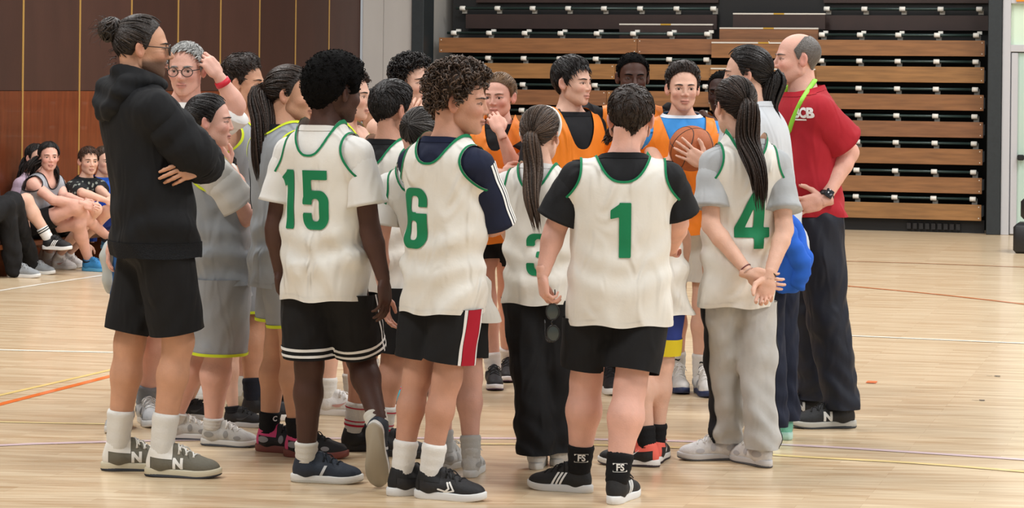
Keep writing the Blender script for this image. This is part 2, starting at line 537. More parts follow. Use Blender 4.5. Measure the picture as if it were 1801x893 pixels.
def floor_mat():
    m = bpy.data.materials.new('maple_strip_floor'); n, l, b = _nodes(m)
    tc = n.new('ShaderNodeTexCoord'); mp = n.new('ShaderNodeMapping')
    mp.inputs['Rotation'].default_value = (0, 0, BANG)
    l.new(tc.outputs['Object'], mp.inputs['Vector'])
    br = n.new('ShaderNodeTexBrick')
    br.offset = 0.37; br.offset_frequency = 3
    br.inputs['Scale'].default_value = 1.0
    br.inputs['Brick Width'].default_value = 0.62
    br.inputs['Row Height'].default_value = 0.062
    br.inputs['Mortar Size'].default_value = 0.0008
    br.inputs['Mortar Smooth'].default_value = 0.2
    br.inputs['Bias'].default_value = -0.2
    br.inputs['Color1'].default_value = srgb('dfc8a4')
    br.inputs['Color2'].default_value = srgb('b8956b')
    br.inputs['Mortar'].default_value = srgb('a07a4e')
    l.new(mp.outputs[0], br.inputs['Vector'])
    # long soft streaks of grain along the strips
    mp2 = n.new('ShaderNodeMapping'); mp2.inputs['Rotation'].default_value = (0, 0, BANG); mp2.inputs['Scale'].default_value = (0.9, 14, 1)
    l.new(tc.outputs['Object'], mp2.inputs['Vector'])
    no = n.new('ShaderNodeTexNoise'); no.inputs['Scale'].default_value = 2.2; no.inputs['Detail'].default_value = 6
    l.new(mp2.outputs[0], no.inputs['Vector'])
    ra = n.new('ShaderNodeValToRGB')
    ra.color_ramp.elements[0].position = 0.32; ra.color_ramp.elements[1].position = 0.62
    ra.color_ramp.elements[0].color = srgb('b59066'); ra.color_ramp.elements[1].color = srgb('e4d2b4')
    l.new(no.outputs[0], ra.inputs[0])
    mx = n.new('ShaderNodeMix'); mx.data_type = 'RGBA'; mx.inputs['Factor'].default_value = 0.5
    l.new(br.outputs['Color'], mx.inputs[6]); l.new(ra.outputs[0], mx.inputs[7])
    l.new(mx.outputs[2], b.inputs['Base Color'])
    b.inputs['Roughness'].default_value = 0.32
    b.inputs['Coat Weight'].default_value = 0.25; b.inputs['Coat Roughness'].default_value = 0.12
    return m
v = np.array([bp(u, w, 0) for u, w in ((-16, -30), (16, -30), (16, 4), (-16, 4))])
floor = struct(obj('floor', to_mesh('floor', M(v, [[0, 1, 2], [0, 2, 3]]), False), floor_mat()))

# painted court lines, 1 mm proud of the floor
def line_mesh(px, width, z=0.0012, n=24):
    p = smoothpath([on_floor(*q) for q in px], n)
    t = np.gradient(p, axis=0); s = np.stack([-t[:, 1], t[:, 0], 0 * t[:, 0]], 1); s /= np.linalg.norm(s, axis=1, keepdims=True)
    a, b_ = p + s * width / 2, p - s * width / 2
    v = np.concatenate([a, b_]); v[:, 2] = z
    i = np.arange(n - 1)
    q = np.stack([i + n, i + n + 1, i + 1, i], 1)
    return M(v, quads(q))
LINES = [
    ('orange', 'e8701e', [(-120, 742), (0, 711), (188, 663), (272, 641), (415, 604), (560, 566)], 0.05),
    ('ochre', 'e6c87c', [(-120, 722), (0, 695), (188, 652), (330, 618)], 0.035),
    ('white', 'f4ecdc', [(-120, 532), (0, 511), (175, 485), (300, 466)], 0.05),
    ('white', 'f4ecdc', [(-120, 611), (0, 615), (190, 619.5), (420, 624)], 0.05),
    ('lilac', 'dcc3c4', [(-120, 790), (0, 783), (190, 777), (450, 772), (700, 770.5), (1000, 772), (1200, 776), (1400, 783), (1600, 795), (1900, 815)], 0.05),
    ('straw', 'e6cf94', [(-120, 738), (0, 742), (190, 746)], 0.035),
    ('straw', 'e3c98a', [(820, 781), (1000, 782), (1200, 788), (1400, 803), (1600, 814), (1900, 838)], 0.045),
    ('orange', 'c9713a', [(1400, 494), (1480, 502), (1640, 517), (1801, 535), (1900, 547)], 0.05),
    ('rust', 'b98058', [(1400, 456), (1480, 459), (1640, 464), (1801, 470), (1900, 473)], 0.05),
    ('white', 'f4ecdc', [(1400, 587), (1480, 590), (1640, 597), (1801, 604), (1900, 608)], 0.05),
]
for i, (nm, col, px, wd) in enumerate(LINES):
    o = obj('court_line', to_mesh('court_line', line_mesh(px, wd, 0.0012 + 0.0002 * i), False), plain('paint_' + nm + col, col, 0.4, var=0.06, scale=3, coat=0.3), floor)
    o['label'] = nm + ' painted court line'
def floor_patch(px, py, wx, wy, col):
    c = on_floor(px, py)
    g = np.array([c + D2 * a * wx + D1 * b_ * wy for a, b_ in ((-.5, -.5), (.5, -.5), (.5, .5), (-.5, .5))]); g[:, 2] = 0.004
    return obj('tape_mark', to_mesh('tape_mark', M(g, [[0, 1, 2], [0, 2, 3]]), False), plain('tape_' + col, col, 0.5), floor)
floor_patch(1533, 672.5, 0.052, 0.085, 'e2682a')
floor_patch(1754, 662, 0.03, 0.025, '2a2626'); floor_patch(1740, 661.5, 0.03, 0.008, '6a5a4a')
floor_patch(1727, 704.5, 0.028, 0.025, '2a2626'); floor_patch(1715, 704.5, 0.03, 0.008, '6a5a4a')

# ---- panelled wall on the left: brown sheets between brass strips
wl_mat = plain('dark_gap', '1c1310', 0.8)
wall_left = struct(obj('wall_left', to_mesh('wall_left', boxm(CORNER - D1 * 9 - D2 * 0.15 + UP * 3, BAX, (0.1, 9.0, 3.0)), False), wl_mat))
dark_panel = [plain('brown_laminate_%d' % i, c, 0.5, var=0.10, scale=5, bump=0.05, bscale=60, stretch=(1, 1, 0.3)) for i, c in enumerate(('40271f', '3b221a', '442a22'))]
wood_panel = [plain('red_wood_veneer_%d' % i, c, 0.38, var=0.22, scale=5, stretch=(5, 5, 0.5), coat=0.25) for i, c in enumerate(('6e3419', '653017', '753a1d'))]
brass = plain('brass_strip', 'c9a05a', 0.35, metal=0.4)
STRIPS = [-8.15, -7.12, -6.09, -5.07, -4.06, -3.05, -2.04, -1.03, 0.0]
STRIPS = [-14.3, -13.27, -12.25, -11.22, -10.2, -9.17] + STRIPS
for i in range(len(STRIPS) - 1):
    a, b_ = STRIPS[i] + 0.012, STRIPS[i + 1] - 0.012
    for (z0, z1, mats, thick) in ((0.0, 1.448, wood_panel, 0.030), (1.452, 5.8, dark_panel, 0.027)):
        c = CORNER + D1 * (a + b_) / 2 - D2 * (0.05 - thick / 2) + UP * (z0 + z1) / 2
        obj('panel', to_mesh('panel', boxm(c, BAX, (thick / 2, (b_ - a) / 2, (z1 - z0) / 2)), False), mats[(i * 2) % 3], wall_left)
    c = CORNER + D1 * STRIPS[i] - D2 * 0.03 + UP * 2.9
    obj('brass_strip', to_mesh('brass_strip', boxm(c, BAX, (0.012, 0.012, 2.9)), False), brass, wall_left)

# ---- grey column, recess and dark frame
UC = float(np.dot(CORNER - B, D2))
col_mat = plain('grey_paint_wall', 'b7b3ae', 0.35, var=0.10, scale=1.5, stretch=(1, 1, 0.3), coat=0.15)
wall_back = struct(obj('wall_back', to_mesh('wall_back', bbox(UC, -6.53, 0, 0.5, 0, 5.8), False), col_mat))
for u0, u1 in ((UC + 0.01, UC + 0.255), (UC + 0.265, -6.535)):
    obj('panel', to_mesh('panel', bbox(u0, u1, -0.012, 0.0, 0.05, 5.7), False), col_mat, wall_back)
recess = struct(obj('wall_recess', to_mesh('wall_recess', bbox(-6.48, -6.40, 0.1, 2.6, 0, 5.8), False), plain('recess_paint', 'a8a49e', 0.5, var=0.06, scale=2)))
back = struct(obj('wall_recess_back', to_mesh('wall_recess_back', bbox(-6.5, 0.2, 2.6, 2.7, 0, 5.8), False), plain('recess_back_paint', '4a3f38', 0.7, var=0.1, scale=2)))
frame_mat = plain('dark_steel_frame', '272d30', 0.45, var=0.12, scale=30)
for k, (u0, u1) in enumerate(((-6.53, -6.385), (-0.03, 0.115))):
    o = struct(obj('trim_%d' % (k + 1), to_mesh('trim', bbox(u0, u1, -0.08, 0.3, 0, 5.8, 0.006), False), frame_mat), 'dark steel post framing the bleacher recess')
wbr = struct(obj('wall_right', to_mesh('wall_right', bbox(2.2, 9, 0.1, 0.4, 0, 5.8), False), plain('pale_wall', 'c9c6c0', 0.6, var=0.04, scale=2)))
wab = struct(obj('wall_above_door', to_mesh('wall_above_door', bbox(0.115, 2.2, 0.1, 0.4, 2.75, 5.8), False), MATS['pale_wall']))

# ---- retracted bleachers
bl = thing('retractable_bleachers', 'folded wooden bleachers with rows of planks and dark seat tubes behind the group', 'bleachers', bp(-3.2, 0.3, 0))
plank_cols = ['8a5e38', '91673b', '815637', '976d42', '865a36']
pm = [plain('bleacher_plank_%d' % i, c, 0.42, var=0.22, scale=3.5, stretch=(0.7, 0.7, 6), coat=0.2, bump=0.05, bscale=40) for i, c in enumerate(plank_cols)]
for mm in pm:
    mp = [x for x in mm.node_tree.nodes if x.type == 'MAPPING'][0]; mp.inputs['Rotation'].default_value = (0, 0, BANG); mp.inputs['Scale'].default_value = (0.8, 1, 9)
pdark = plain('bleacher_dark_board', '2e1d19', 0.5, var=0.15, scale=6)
black = plain('bleacher_black_steel', '0b0b0c', 0.6)
tube_m = plain('seat_tube_green', '2b3b38', 0.3, metal=0.2)
clampm = plain('white_clamp', 'e6e3da', 0.4)
nose_w = plain('white_nosing', 'cfcac0', 0.5); nose_y = plain('yellow_nosing', 'b9902f', 0.5)
rnd = random.Random(4)
part('carcass', bbox(-6.30, -0.05, 0.75, 1.2, 0.0, 2.9), black, bl, False)
part('kick_panel', bbox(-6.25, -0.07, 0.14, 0.2, 0.0, 0.14), black, bl, False)
ROWS = [(0.31, 0.05), (0.597, 0.08), (0.905, 0.11), (1.197, 0.14), (1.49, 0.17), (1.79, 0.20), (2.078, 0.23)]
for r, (zt, w) in enumerate(ROWS):
    cuts = [-6.30, rnd.uniform(-4.4, -3.8), rnd.uniform(-2.5, -2.0), -0.09]
    if r == 6: cuts = [-6.30, -3.95, -2.45, -0.09]
    for j in range(3):
        part('plank', bbox(cuts[j] + 0.0015, cuts[j + 1] - 0.0015, w, w + 0.035, zt - 0.172, zt, 0.003), pm[rnd.randrange(5)], bl, False)
    part('riser', bbox(-6.27, -0.12, w + 0.04, 0.75, zt - 0.15, zt - 0.03), black, bl, False)
    for u in (cuts[0] + 0.03, cuts[1] - 0.03, cuts[1] + 0.03, cuts[2], cuts[3] - 0.03):
        for z in (zt - 0.025, zt - 0.145):
            part('screw', bbox(u - .005, u + .005, w - .002, w + .002, z - .005, z + .005), clampm, bl, False)
def tube_row(z, w, double):
    for u0, u1, us in ((-6.22, -3.14, [-3.16 - 0.4255 * k for k in range(8)]), (-1.88, -0.15, [-0.19 - 0.42 * k for k in range(5)])):
        P = np.array([bp(u0, w, z), bp(u1, w, z)])
        part('seat_tube', tubes(P, np.full(2, 0.0165), 8), tube_m, bl)
        for u in us:
            P = np.array([bp(u - .033, w, z), bp(u - .03, w, z), bp(u + .03, w, z), bp(u + .033, w, z)])
            part('clamp', tubes(P, np.array([.022, .028, .028, .022]), 10), clampm, bl)
            part('bracket', bbox(u - .012, u + .045, w + .02, w + .05, z - .06, z + .005), plain('grey_bracket', '8f8c84', 0.5), bl, False)
            if double:
                part('bracket', bbox(u + .005, u + .055, w + .06, w + .10, z + .012, z + .045), clampm, bl, False)
for r, (zt, w) in enumerate(ROWS):
    tube_row(zt + 0.057, w + 0.07, r == 6)
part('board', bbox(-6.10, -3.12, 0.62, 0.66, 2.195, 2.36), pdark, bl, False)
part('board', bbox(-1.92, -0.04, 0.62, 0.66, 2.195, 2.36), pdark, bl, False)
tube_row(2.43, 0.62, False)
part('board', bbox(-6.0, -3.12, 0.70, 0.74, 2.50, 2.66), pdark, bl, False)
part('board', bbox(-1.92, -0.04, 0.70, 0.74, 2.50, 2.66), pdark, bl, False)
# aisle steps with pale nosing strips
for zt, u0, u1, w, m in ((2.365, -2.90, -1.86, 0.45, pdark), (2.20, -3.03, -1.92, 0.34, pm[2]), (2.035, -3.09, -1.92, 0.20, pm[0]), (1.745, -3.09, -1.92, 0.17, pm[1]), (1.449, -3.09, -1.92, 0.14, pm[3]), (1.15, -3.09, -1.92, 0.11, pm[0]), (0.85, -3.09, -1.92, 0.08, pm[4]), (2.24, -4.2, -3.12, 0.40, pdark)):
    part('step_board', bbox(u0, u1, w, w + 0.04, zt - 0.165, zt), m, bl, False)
    um = (u0 + u1) / 2
    for a, b_, mm in ((u0, um - .06, nose_w), (um - .06, um + .06, nose_y), (um + .06, u1, nose_w)):
        part('nosing', bbox(a, b_, w - .006, w + .05, zt - .004, zt + .012), mm, bl, False)
for k in range(9):
    u = -0.87 + k * 0.066
    part('vent_slat', bbox(u - .022, u + .022, 0.10, 0.14, 0.03, 0.095), plain('vent_slat', '1d1d1f', 0.4), bl, False)

# ---- glazed door on the right
alu = plain('pale_aluminium', 'c3c3c6', 0.4, metal=0.15)
glass = plain('daylight_tint_glass', 'd3e6d0', 0.25, spec=0.6)  # daylight behind the upper pane is painted into this pale opaque colour
door = struct(thing('door_1', 'pale aluminium framed glass door beside the bleachers', 'door', bp(0.2, 0, 0)))
part('door_frame', bbox(0.118, 0.205, -0.04, 0.08, 0, 2.75, 0.004), alu, door, False)
part('door_frame', bbox(2.1, 2.2, -0.04, 0.08, 0, 2.75, 0.004), alu, door, False)
part('transom', bbox(0.205, 2.1, -0.04, 0.08, 1.955, 2.03, 0.004), alu, door, False)
part('transom', bbox(0.205, 2.1, -0.04, 0.08, 2.47, 2.75, 0.004), alu, door, False)
part('pane', bbox(0.205, 2.1, 0.02, 0.035, 2.03, 2.47), glass, door, False)
part('leaf_stile', bbox(0.215, 0.285, -0.03, 0.05, 0.01, 1.945, 0.006), alu, door, False)
part('leaf_stile', bbox(1.08, 1.15, -0.03, 0.05, 0.01, 1.945, 0.006), alu, door, False)
part('leaf_rail', bbox(0.285, 1.08, -0.03, 0.05, 0.01, 0.12, 0.006), alu, door, False)
part('pane', bbox(0.285, 1.08, 0.0, 0.012, 0.12, 1.945), plain('pale_green_glass', 'b9cfc3', 0.1, spec=0.7), door, False)
part('pane', bbox(1.15, 2.1, 0.0, 0.012, 0.01, 1.945), MATS['pale_green_glass'], door, False)
hb = part('handle', bbox(0.29, 0.36, -0.09, -0.03, 0.80, 0.86, 0.01), black, door, False)
sg = part('corner_plate', bbox(0.26, 0.6, -0.06, -0.045, 2.49, 2.58), plain('orange_plate', 'e38a22', 0.5), door, False)

# ---- black padded block by the door
pb = on_floor(1830, 444)
pad = thing('padded_block', 'black rounded padded block standing on the floor by the glass door', 'pad', pb)
pvm = plain('black_vinyl', '1e1e20', 0.5, bump=0.1, bscale=80)
part('base_pad', boxm(pb + UP * 0.14, BAX, (0.24, 0.25, 0.14), 0.03), pvm, pad)
part('top_pad', boxm(pb + UP * 0.42 + D2 * 0.03, BAX, (0.21, 0.2, 0.14), 0.07), pvm, pad)

# ---- bench along the panelled wall
bc = CORNER - D1 * 8.3 + D2 * 0.25
bench = thing('bench', 'low wooden bench along the panelled wall with seated players', 'bench', bc)
bw = plain('bench_wood', '6b3a1d', 0.45, var=0.2, scale=6, stretch=(1, 1, 4))
part('bench_seat', boxm(bc + UP * 0.24, BAX, (0.19, 2.6, 0.02), 0.004), bw, bench, False)
for k in range(4):
    part('bench_leg', boxm(bc + D1 * (-2.4 + 1.6 * k) + UP * 0.11, BAX, (0.16, 0.025, 0.11)), bw, bench, False)
# ------------------------------------------------------------------ heads, hands and shoes made once and reused
def head_fn(P, kind, ears=True):
    X, Y, Z = P; AX = np.abs(X); Q = (AX, Y, Z)
    C = lambda *a: np.array(a, float)
    man = kind in ('man', 'elder'); wid = {'man': 1.0, 'elder': 1.0, 'boy': 1.0, 'girl': 0.97}[kind]
    d = f_ell(P, C(0, -.012, .033), (.077 * wid, .097, .083))
    d = smin(d, f_ell(P, C(0, .024, -.022), (.064 * wid, .066, .082)), .02)
    jw = .047 if man else .040
    d = smin(d, f_cone(Q, C(jw, .0, -.058), C(.010, .064, -.096), .022, .018), .022)
    d = smin(d, f_ell(P, C(0, .030, -.066), (.046, .05, .042)), .02)
    d = smin(d, f_ell(Q, C(.036, .058, -.026), (.024, .026, .022)), .018)
    d = smin(d, f_ell(P, C(0, .072, .020), (.046, .017, .013 if man else .010)), .016)
    d = smin(d, f_cone(P, C(0, .086, .006), C(0, .107 if man else .0985, -.029), .008, .0115 if man else .0092), .010)
    d = smin(d, f_ell(Q, C(.0115, .094, -.034), (.009, .010, .007) if man else (.0075, .009, .006)), .007)
    d = -smin(-d, f_ell(Q, C(.033, .096, -.001), (.018, .016, .0115)), .010)
    d = smin(d, f_ell(Q, C(.033, .0725, -.002), (.0155, .0145, .0125)), .004)
    d = -smin(-d, f_ell(Q, C(.033, .0905, -.002), (.0145, .0102, .0068)), .002)
    d = smin(d, f_ell(P, C(0, .0885, -.0615), (.0205, .0085, .0052)), .007)
    d = smin(d, f_ell(P, C(0, .0865, -.0735), (.0175, .0085, .0058)), .007)
    d = -smin(-d, f_ell(P, C(0, .099, -.0670), (.024, .008, .0022)), .003)
    d = smin(d, f_cone(P, C(0, -.022, -.03), C(0, -.030, -.150), .047 if man else .039, .049 if man else .040), .025)
    if ears:
        s, c = math.sin(.5), math.cos(.5)
        ex, ey, ez = AX - .081 * wid, Y + .014, Z + .006
        fr = ((c, s, 0), (-s, c, .15), (0, -.15, 1))
        e = f_ell((ex, ey, ez), C(0, 0, 0), (.0095, .0200, .033), fr)
        e = -smin(-e, f_ell((ex, ey, ez), C(.010, .004, .004), (.0070, .0115, .019), fr), .004)
        d = smin(d, e, .006)
    return d
HEADS = {}
def head_template(kind, h):
    key = (kind, h)
    if key in HEADS: return HEADS[key]
    f = Field((-.105, -.125, -.165), (.105, .125, .13), h)
    sl, P = f.sub(f.lo, f.lo + f.h * f.n)
    f.v = head_fn(P, kind)
    m = f.mesh()
    m = clip(m, m.v[:, 2] + .150)
    x, y, z = m.v.T
    lip = np.clip(1.2 - np.hypot(x / .024, (z + .0670) / .0120), 0, 1) * 2.2 * (y > .06)
    line = (np.abs(z + .0672) < .0022) & (np.abs(x) < .022) & (y > .06)
    flush = np.clip(1 - np.hypot((np.abs(x) - .042) / .03, (z + .03) / .028), 0, 1) * .55 * (y > .03)
    flush = np.maximum(flush, np.clip(1 - np.hypot(x / .016, (z + .03) / .016), 0, 1) * .5 * (y > .07))
    flush = np.maximum(flush, .45 * ((np.abs(x) > .079) & (y < .03)))
    lash = np.hypot((np.abs(x) - .033) / .0150, (z + .002) / .0072)
    lash = ((lash > .80) & (lash < 1.22) & (z > -.001) & (y > .05)) * .8
    m.att = np.stack([np.clip(lip, 0, .5), flush, np.maximum(line * .55, lash)], 1)
    # radii of the bald skull along directions, for hair to follow
    az = np.radians(np.arange(0, 361, 5)); el = np.radians(np.arange(-70, 91, 5))
    A, E = np.meshgrid(az, el, indexing='ij')
    dr = np.stack([np.sin(A) * np.cos(E), np.cos(A) * np.cos(E), np.sin(E)], -1)
    lo = np.full(A.shape, .02); hi = np.full(A.shape, .2)
    for _ in range(14):
        mid = (lo + hi) / 2; p = HC + dr * mid[..., None]
        ins = head_fn((p[..., 0], p[..., 1], p[..., 2]), kind, False) < 0
        lo = np.where(ins, mid, lo); hi = np.where(ins, hi, mid)
    HEADS[key] = (m, lo)
    return HEADS[key]
HC = np.array([0, -.012, .018])
def skull_r(tab, d):
    az = np.degrees(np.arctan2(d[..., 0], d[..., 1])) % 360; el = np.clip(np.degrees(np.arcsin(np.clip(d[..., 2], -1, 1))), -70, 90)
    i = az / 5; j = (el + 70) / 5
    i0 = np.clip(i.astype(int), 0, tab.shape[0] - 2); j0 = np.clip(j.astype(int), 0, tab.shape[1] - 2)
    a, b = i - i0, j - j0
    return (tab[i0, j0] * (1 - a) * (1 - b) + tab[i0 + 1, j0] * a * (1 - b) + tab[i0, j0 + 1] * (1 - a) * b + tab[i0 + 1, j0 + 1] * a * b)

HANDS = {}
def hand_template(pose, h=.0042):
    if (pose, h) in HANDS: return HANDS[(pose, h)]
    curl = {'relax': (16, 26, 22), 'fist': (78, 88, 60), 'flat': (2, 4, 4), 'splay': (8, 12, 8), 'grip': (38, 48, 34)}[pose]
    spread = {'splay': 9, 'flat': 3, 'relax': 2, 'fist': 0, 'grip': 5}[pose]
    f = Field((-.07, -.045, -.10), (.095, .205, .045), h)
    f.add(lambda P: f_ell(P, np.array([0, .048, 0.]), (.042, .056, .0165)), (-.045, -.01, -.02), (.045, .11, .02), .01)
    f.cone((0, -.03, 0), (0, .02, 0), .0245, .023, .015)
    f.cone((.026, .03, 0), (.030, .082, .001), .0125, .0105, .012)
    f.cone((-.026, .03, 0), (-.030, .076, 0), .0125, .0095, .012)
    f.cone((0, .03, 0), (0, .088, .001), .013, .0105, .012)
    for i, (x0, y0, L) in enumerate(((.029, .084, (.040, .025, .020)), (.0095, .089, (.044, .028, .021)), (-.0105, .086, (.041, .026, .020)), (-.0295, .077, (.032, .020, .018)))):
        p = np.array([x0, y0, 0.]); a = 0; r = .0092 if i < 3 else .0082
        yaw = math.radians(spread * (1.5 - i))
        k = 1 + .12 * (i - 1)
        for j in range(3):
            a += math.radians(curl[j]) * k
            d = np.array([math.sin(yaw) * math.cos(a), math.cos(a) * math.cos(yaw), -math.sin(a)])
            q = p + d * L[j]
            f.cone(p, q, r, r - .0009, .0035); p = q; r -= .0009
    if pose in ('fist',):
        th = [(.028, .020, -.006), (.046, .052, -.022), (.030, .078, -.046), (.010, .082, -.055)]
    elif pose == 'grip':
        th = [(.028, .018, -.006), (.054, .044, -.026), (.060, .072, -.045), (.056, .092, -.056)]
    elif pose == 'splay':
        th = [(.028, .015, -.004), (.058, .038, -.014), (.078, .064, -.018), (.088, .086, -.018)]
    else:
        th = [(.028, .015, -.006), (.050, .042, -.020), (.056, .070, -.026), (.055, .092, -.030)]
    for (a, b, r0, r1) in ((th[0], th[1], .0155, .0125), (th[1], th[2], .0120, .0105), (th[2], th[3], .0103, .0085)):
        f.cone(a, b, r0, r1, .005)
    m = f.mesh()
    HANDS[(pose, h)] = m
    return m

SHOES = {}
def sole_half(y):
    return np.interp(y, [-.008, 0, .015, .04, .09, .13, .18, .215, .245, .27, .283, .288], [.004, .018, .030, .0355, .0345, .037, .0455, .0465, .042, .030, .015, .004])
def sole_mesh(z0, z1, grow=0.0, toe=.012):
    n = 26
    ys = -.008 - grow * .6 + (.296 + grow * 1.2) * (0.5 - 0.5 * np.cos(np.linspace(0, math.pi, n)))
    yy = (ys + .008 + grow * .6) / (.296 + grow * 1.2) * .296 - .008
    w = sole_half(yy) + grow
    ring = np.concatenate([np.stack([w, ys], 1), np.stack([-w[::-1], ys[::-1]], 1)])
    K = len(ring); lev = []
    for s, z in ((.965, z0), (1.0, z0 + .004), (1.0, z1 - .004), (.97, z1)):
        r = ring * s; c = np.array([0, .14]); r = c + (ring - c) * s
        lift = toe * np.clip((r[:, 1] - .19) / .1, 0, 1)**2
        thick = np.clip((.2 - r[:, 1]) / .2, 0, 1) * .006 * (z - z0) / max(z1 - z0, 1e-6)
        lev.append(np.column_stack([r, z + lift + thick]))
    v = np.concatenate(lev); i = np.arange(K); j = (i + 1) % K
    q = np.concatenate([np.stack([i + a * K, j + a * K, j + a * K + K, i + a * K + K], 1) for a in range(3)])
    t = quads(q)
    tops = []
    for a, rev in ((0, True), (3, False)):
        b = a * K
        for k in range(1, K - 1):
            tops.append((b, b + k + 1, b + k) if rev else (b, b + k, b + k + 1))
    return M(v, np.concatenate([t, np.array(tops)]))
def shoe_style(style, upper, sole, lace, logo=None, logo_col='ffffff', out=None, high=0.0, trim=None):
    if style in SHOES: return SHOES[style]
    f = Field((-.062, -.025, .005), (.062, .305, .165 + high), .0055)
    f.ell((0, .215, .036), (.044, .066, .036), .02)
    f.cone((0, .19, .046), (0, .07, .052), .036, .040, .02)
    f.ell((0, .045, .050), (.0355, .046, .050), .02)
    f.cone((0, .060, .06), (0, .052, .092 + high), .040, .0405, .02)
    f.cone((0, .165, .066), (0, .108, .104 + high * .6), .024, .022, .02)
    f.cut(lambda P: f_cone(P, np.array([0, .056, .085 + high]), np.array([0, .050, .16 + high]), .032, .036), (-.05, 0, .05 + high), (.05, .1, .2 + high), .006)
    f.cut(lambda P: P[2] - .017 + 0 * P[0] + 0 * P[1], (-.07, -.03, 0), (.07, .31, .02), .003)
    up = f.mesh()
    bvh = up.bvh()
    parts = [('shoe', up, plain('shoe_' + style, upper, .65, var=.06, scale=40, bump=.15, bscale=120))]
    parts.append(('sole', sole_mesh(.004 if out else 0.0, .029), plain('sole_' + style, sole, .5)))
    if out: parts.append(('outsole', sole_mesh(0, .008, .0012), plain('outsole_' + style, out, .6)))
    # laces
    P = []
    for i, y in enumerate(np.linspace(.122, .192, 6)):
        for sgn in ((1, -1) if i % 2 == 0 else (-1, 1))[:1]:
            pts = []
            for t in np.linspace(-1, 1, 9):
                x = .026 * t; yy = y + .009 * t * sgn
                hb = bvh.ray_cast(Vector((x, yy, .3)), Vector((0, 0, -1)))
                pts.append((x, yy, (hb[0].z if hb[0] else .06) + .0015))
            P.append(pts)
    la = tubes(np.array(P), np.full((len(P), 9), .0032), 5)
    b = []
    for sx in (-1, 1):
        c = np.array([0, .118, .104 + high * .6])
        b.append(smoothpath([c, c + (sx * .022, .012, .012), c + (sx * .034, .022, -.004), c + (sx * .012, .012, .004)], 9))
        b.append(smoothpath([c, c + (sx * .018, .03, .006), c + (sx * .036, .045, -.016)], 9))
    la = join([la, tubes(np.array(b), np.full((4, 9), .0024), 5)])
    parts.append(('laces', la, plain('laces_' + lace, lace, .8)))
    lg = []
    def side(m2, y, z, off=.0022):
        for sx in (1, -1):
            n = np.array([sx, 0, 0.]); u = np.array([0, sx * 1.0, 0]); v = np.array([-.25 * 0, 0, 1.])
            p = project(m2, np.array([0, y, z]), u, v, n, bvh, off, .3, .12)
            if p is not None: lg.append(p)
    if logo == 'stripes':
        for k in range(3):
            g = grid2(-.005, .005, -.026, .026, .004); g.v[:, 0] += g.v[:, 1] * .55
            gg = M(g.v + np.array([k * .017 - .017, 0, 0]), g.t); 
            side(gg, .132, .056)
            g2 = M(gg.v * np.array([-1, 1, 1]), gg.t)
    elif logo == 'N':
        side(text_at('N', .052, .06), .128, .052)
    elif logo == 'swoosh':
        a = np.linspace(0, 1, 14); cx = -.035 + .08 * a; cy = .022 * (a - .35)**2 * 2.2 - .006 + .012 * a
        wd = .0085 * np.sin(np.clip(a * 1.25, 0, 1) * math.pi * .86 + .25) * (1 - a)**.5 + .0006
        v = np.concatenate([np.column_stack([cx, cy + wd, 0 * cx]), np.column_stack([cx, cy - wd, 0 * cx])])
        i = np.arange(13); side(M(v, quads(np.stack([i + 14, i + 15, i + 1, i], 1))), .13, .052)
    elif logo == 'loop':
        g = grid2(-.04, .04, -.03, .03, .003); x, y = g.v[:, 0], g.v[:, 1]
        fn = np.maximum.reduce([seg2(x, y, (-.034, -.008), (-.005, -.016), .0035), seg2(x, y, (-.005, -.016), (.010, -.004), .0035), seg2(x, y, (.010, -.004), (.002, .018), .0035), seg2(x, y, (.012, .020), (.030, -.012), .0035), seg2(x, y, (.030, -.012), (-.012, -.022), .003)])
        side(clip(g, fn), .135, .052)
    elif logo == 'band':
        g = grid2(-.006, .006, -.022, .022, .004); g.v[:, 0] += g.v[:, 1] * .5; side(g, .13, .05)
    elif logo == 'panels':
        for yy, zz, a, b_ in ((.045, .058, .028, .014), (.19, .045, .02, .010), (.13, .06, .012, .018)):
            side(clip_ell(a, b_), yy, zz, .0018)
    if logo == 'heeltab':
        tm = text_at('FILA', .024, .05)
        p = project(tm, np.array([0, .03, .075]), np.array([1., 0, 0]), np.array([0, 0, 1.]), np.array([0, -1., 0]), bvh, .002, .3, .12)
        if p is not None: lg.append(p)
    for p_ in lg: parts.append(('stripe' if logo == 'stripes' else 'overlay' if logo == 'panels' else 'logo', p_, plain('logo_' + logo_col, logo_col, .5)))
    if trim:
        t = clips(up.push(.0016), [up.v[:, 2] - .074 - high * .8 + .12 * (up.v[:, 1] - .05), .105 - up.v[:, 1]])
        parts.append(('collar', t, plain('shoe_trim_' + trim, trim, .7)))
        t = clips(up.push(.0017), [.022 - up.v[:, 1], up.v[:, 2] - .035])
        parts.append(('heel_tab', t, plain('shoe_trim_' + trim, trim, .7)))
    SHOES[style] = [(n, to_mesh(style + '_' + n, m, True), mt) for n, m, mt in parts]
    for n, me, mt in SHOES[style]: me.materials.append(mt)
    return SHOES[style]
def clip_ell(a, b):
    g = grid2(-a, a, -b, b, .003); return clip(g, 1 - np.hypot(g.v[:, 0] / a, g.v[:, 1] / b))

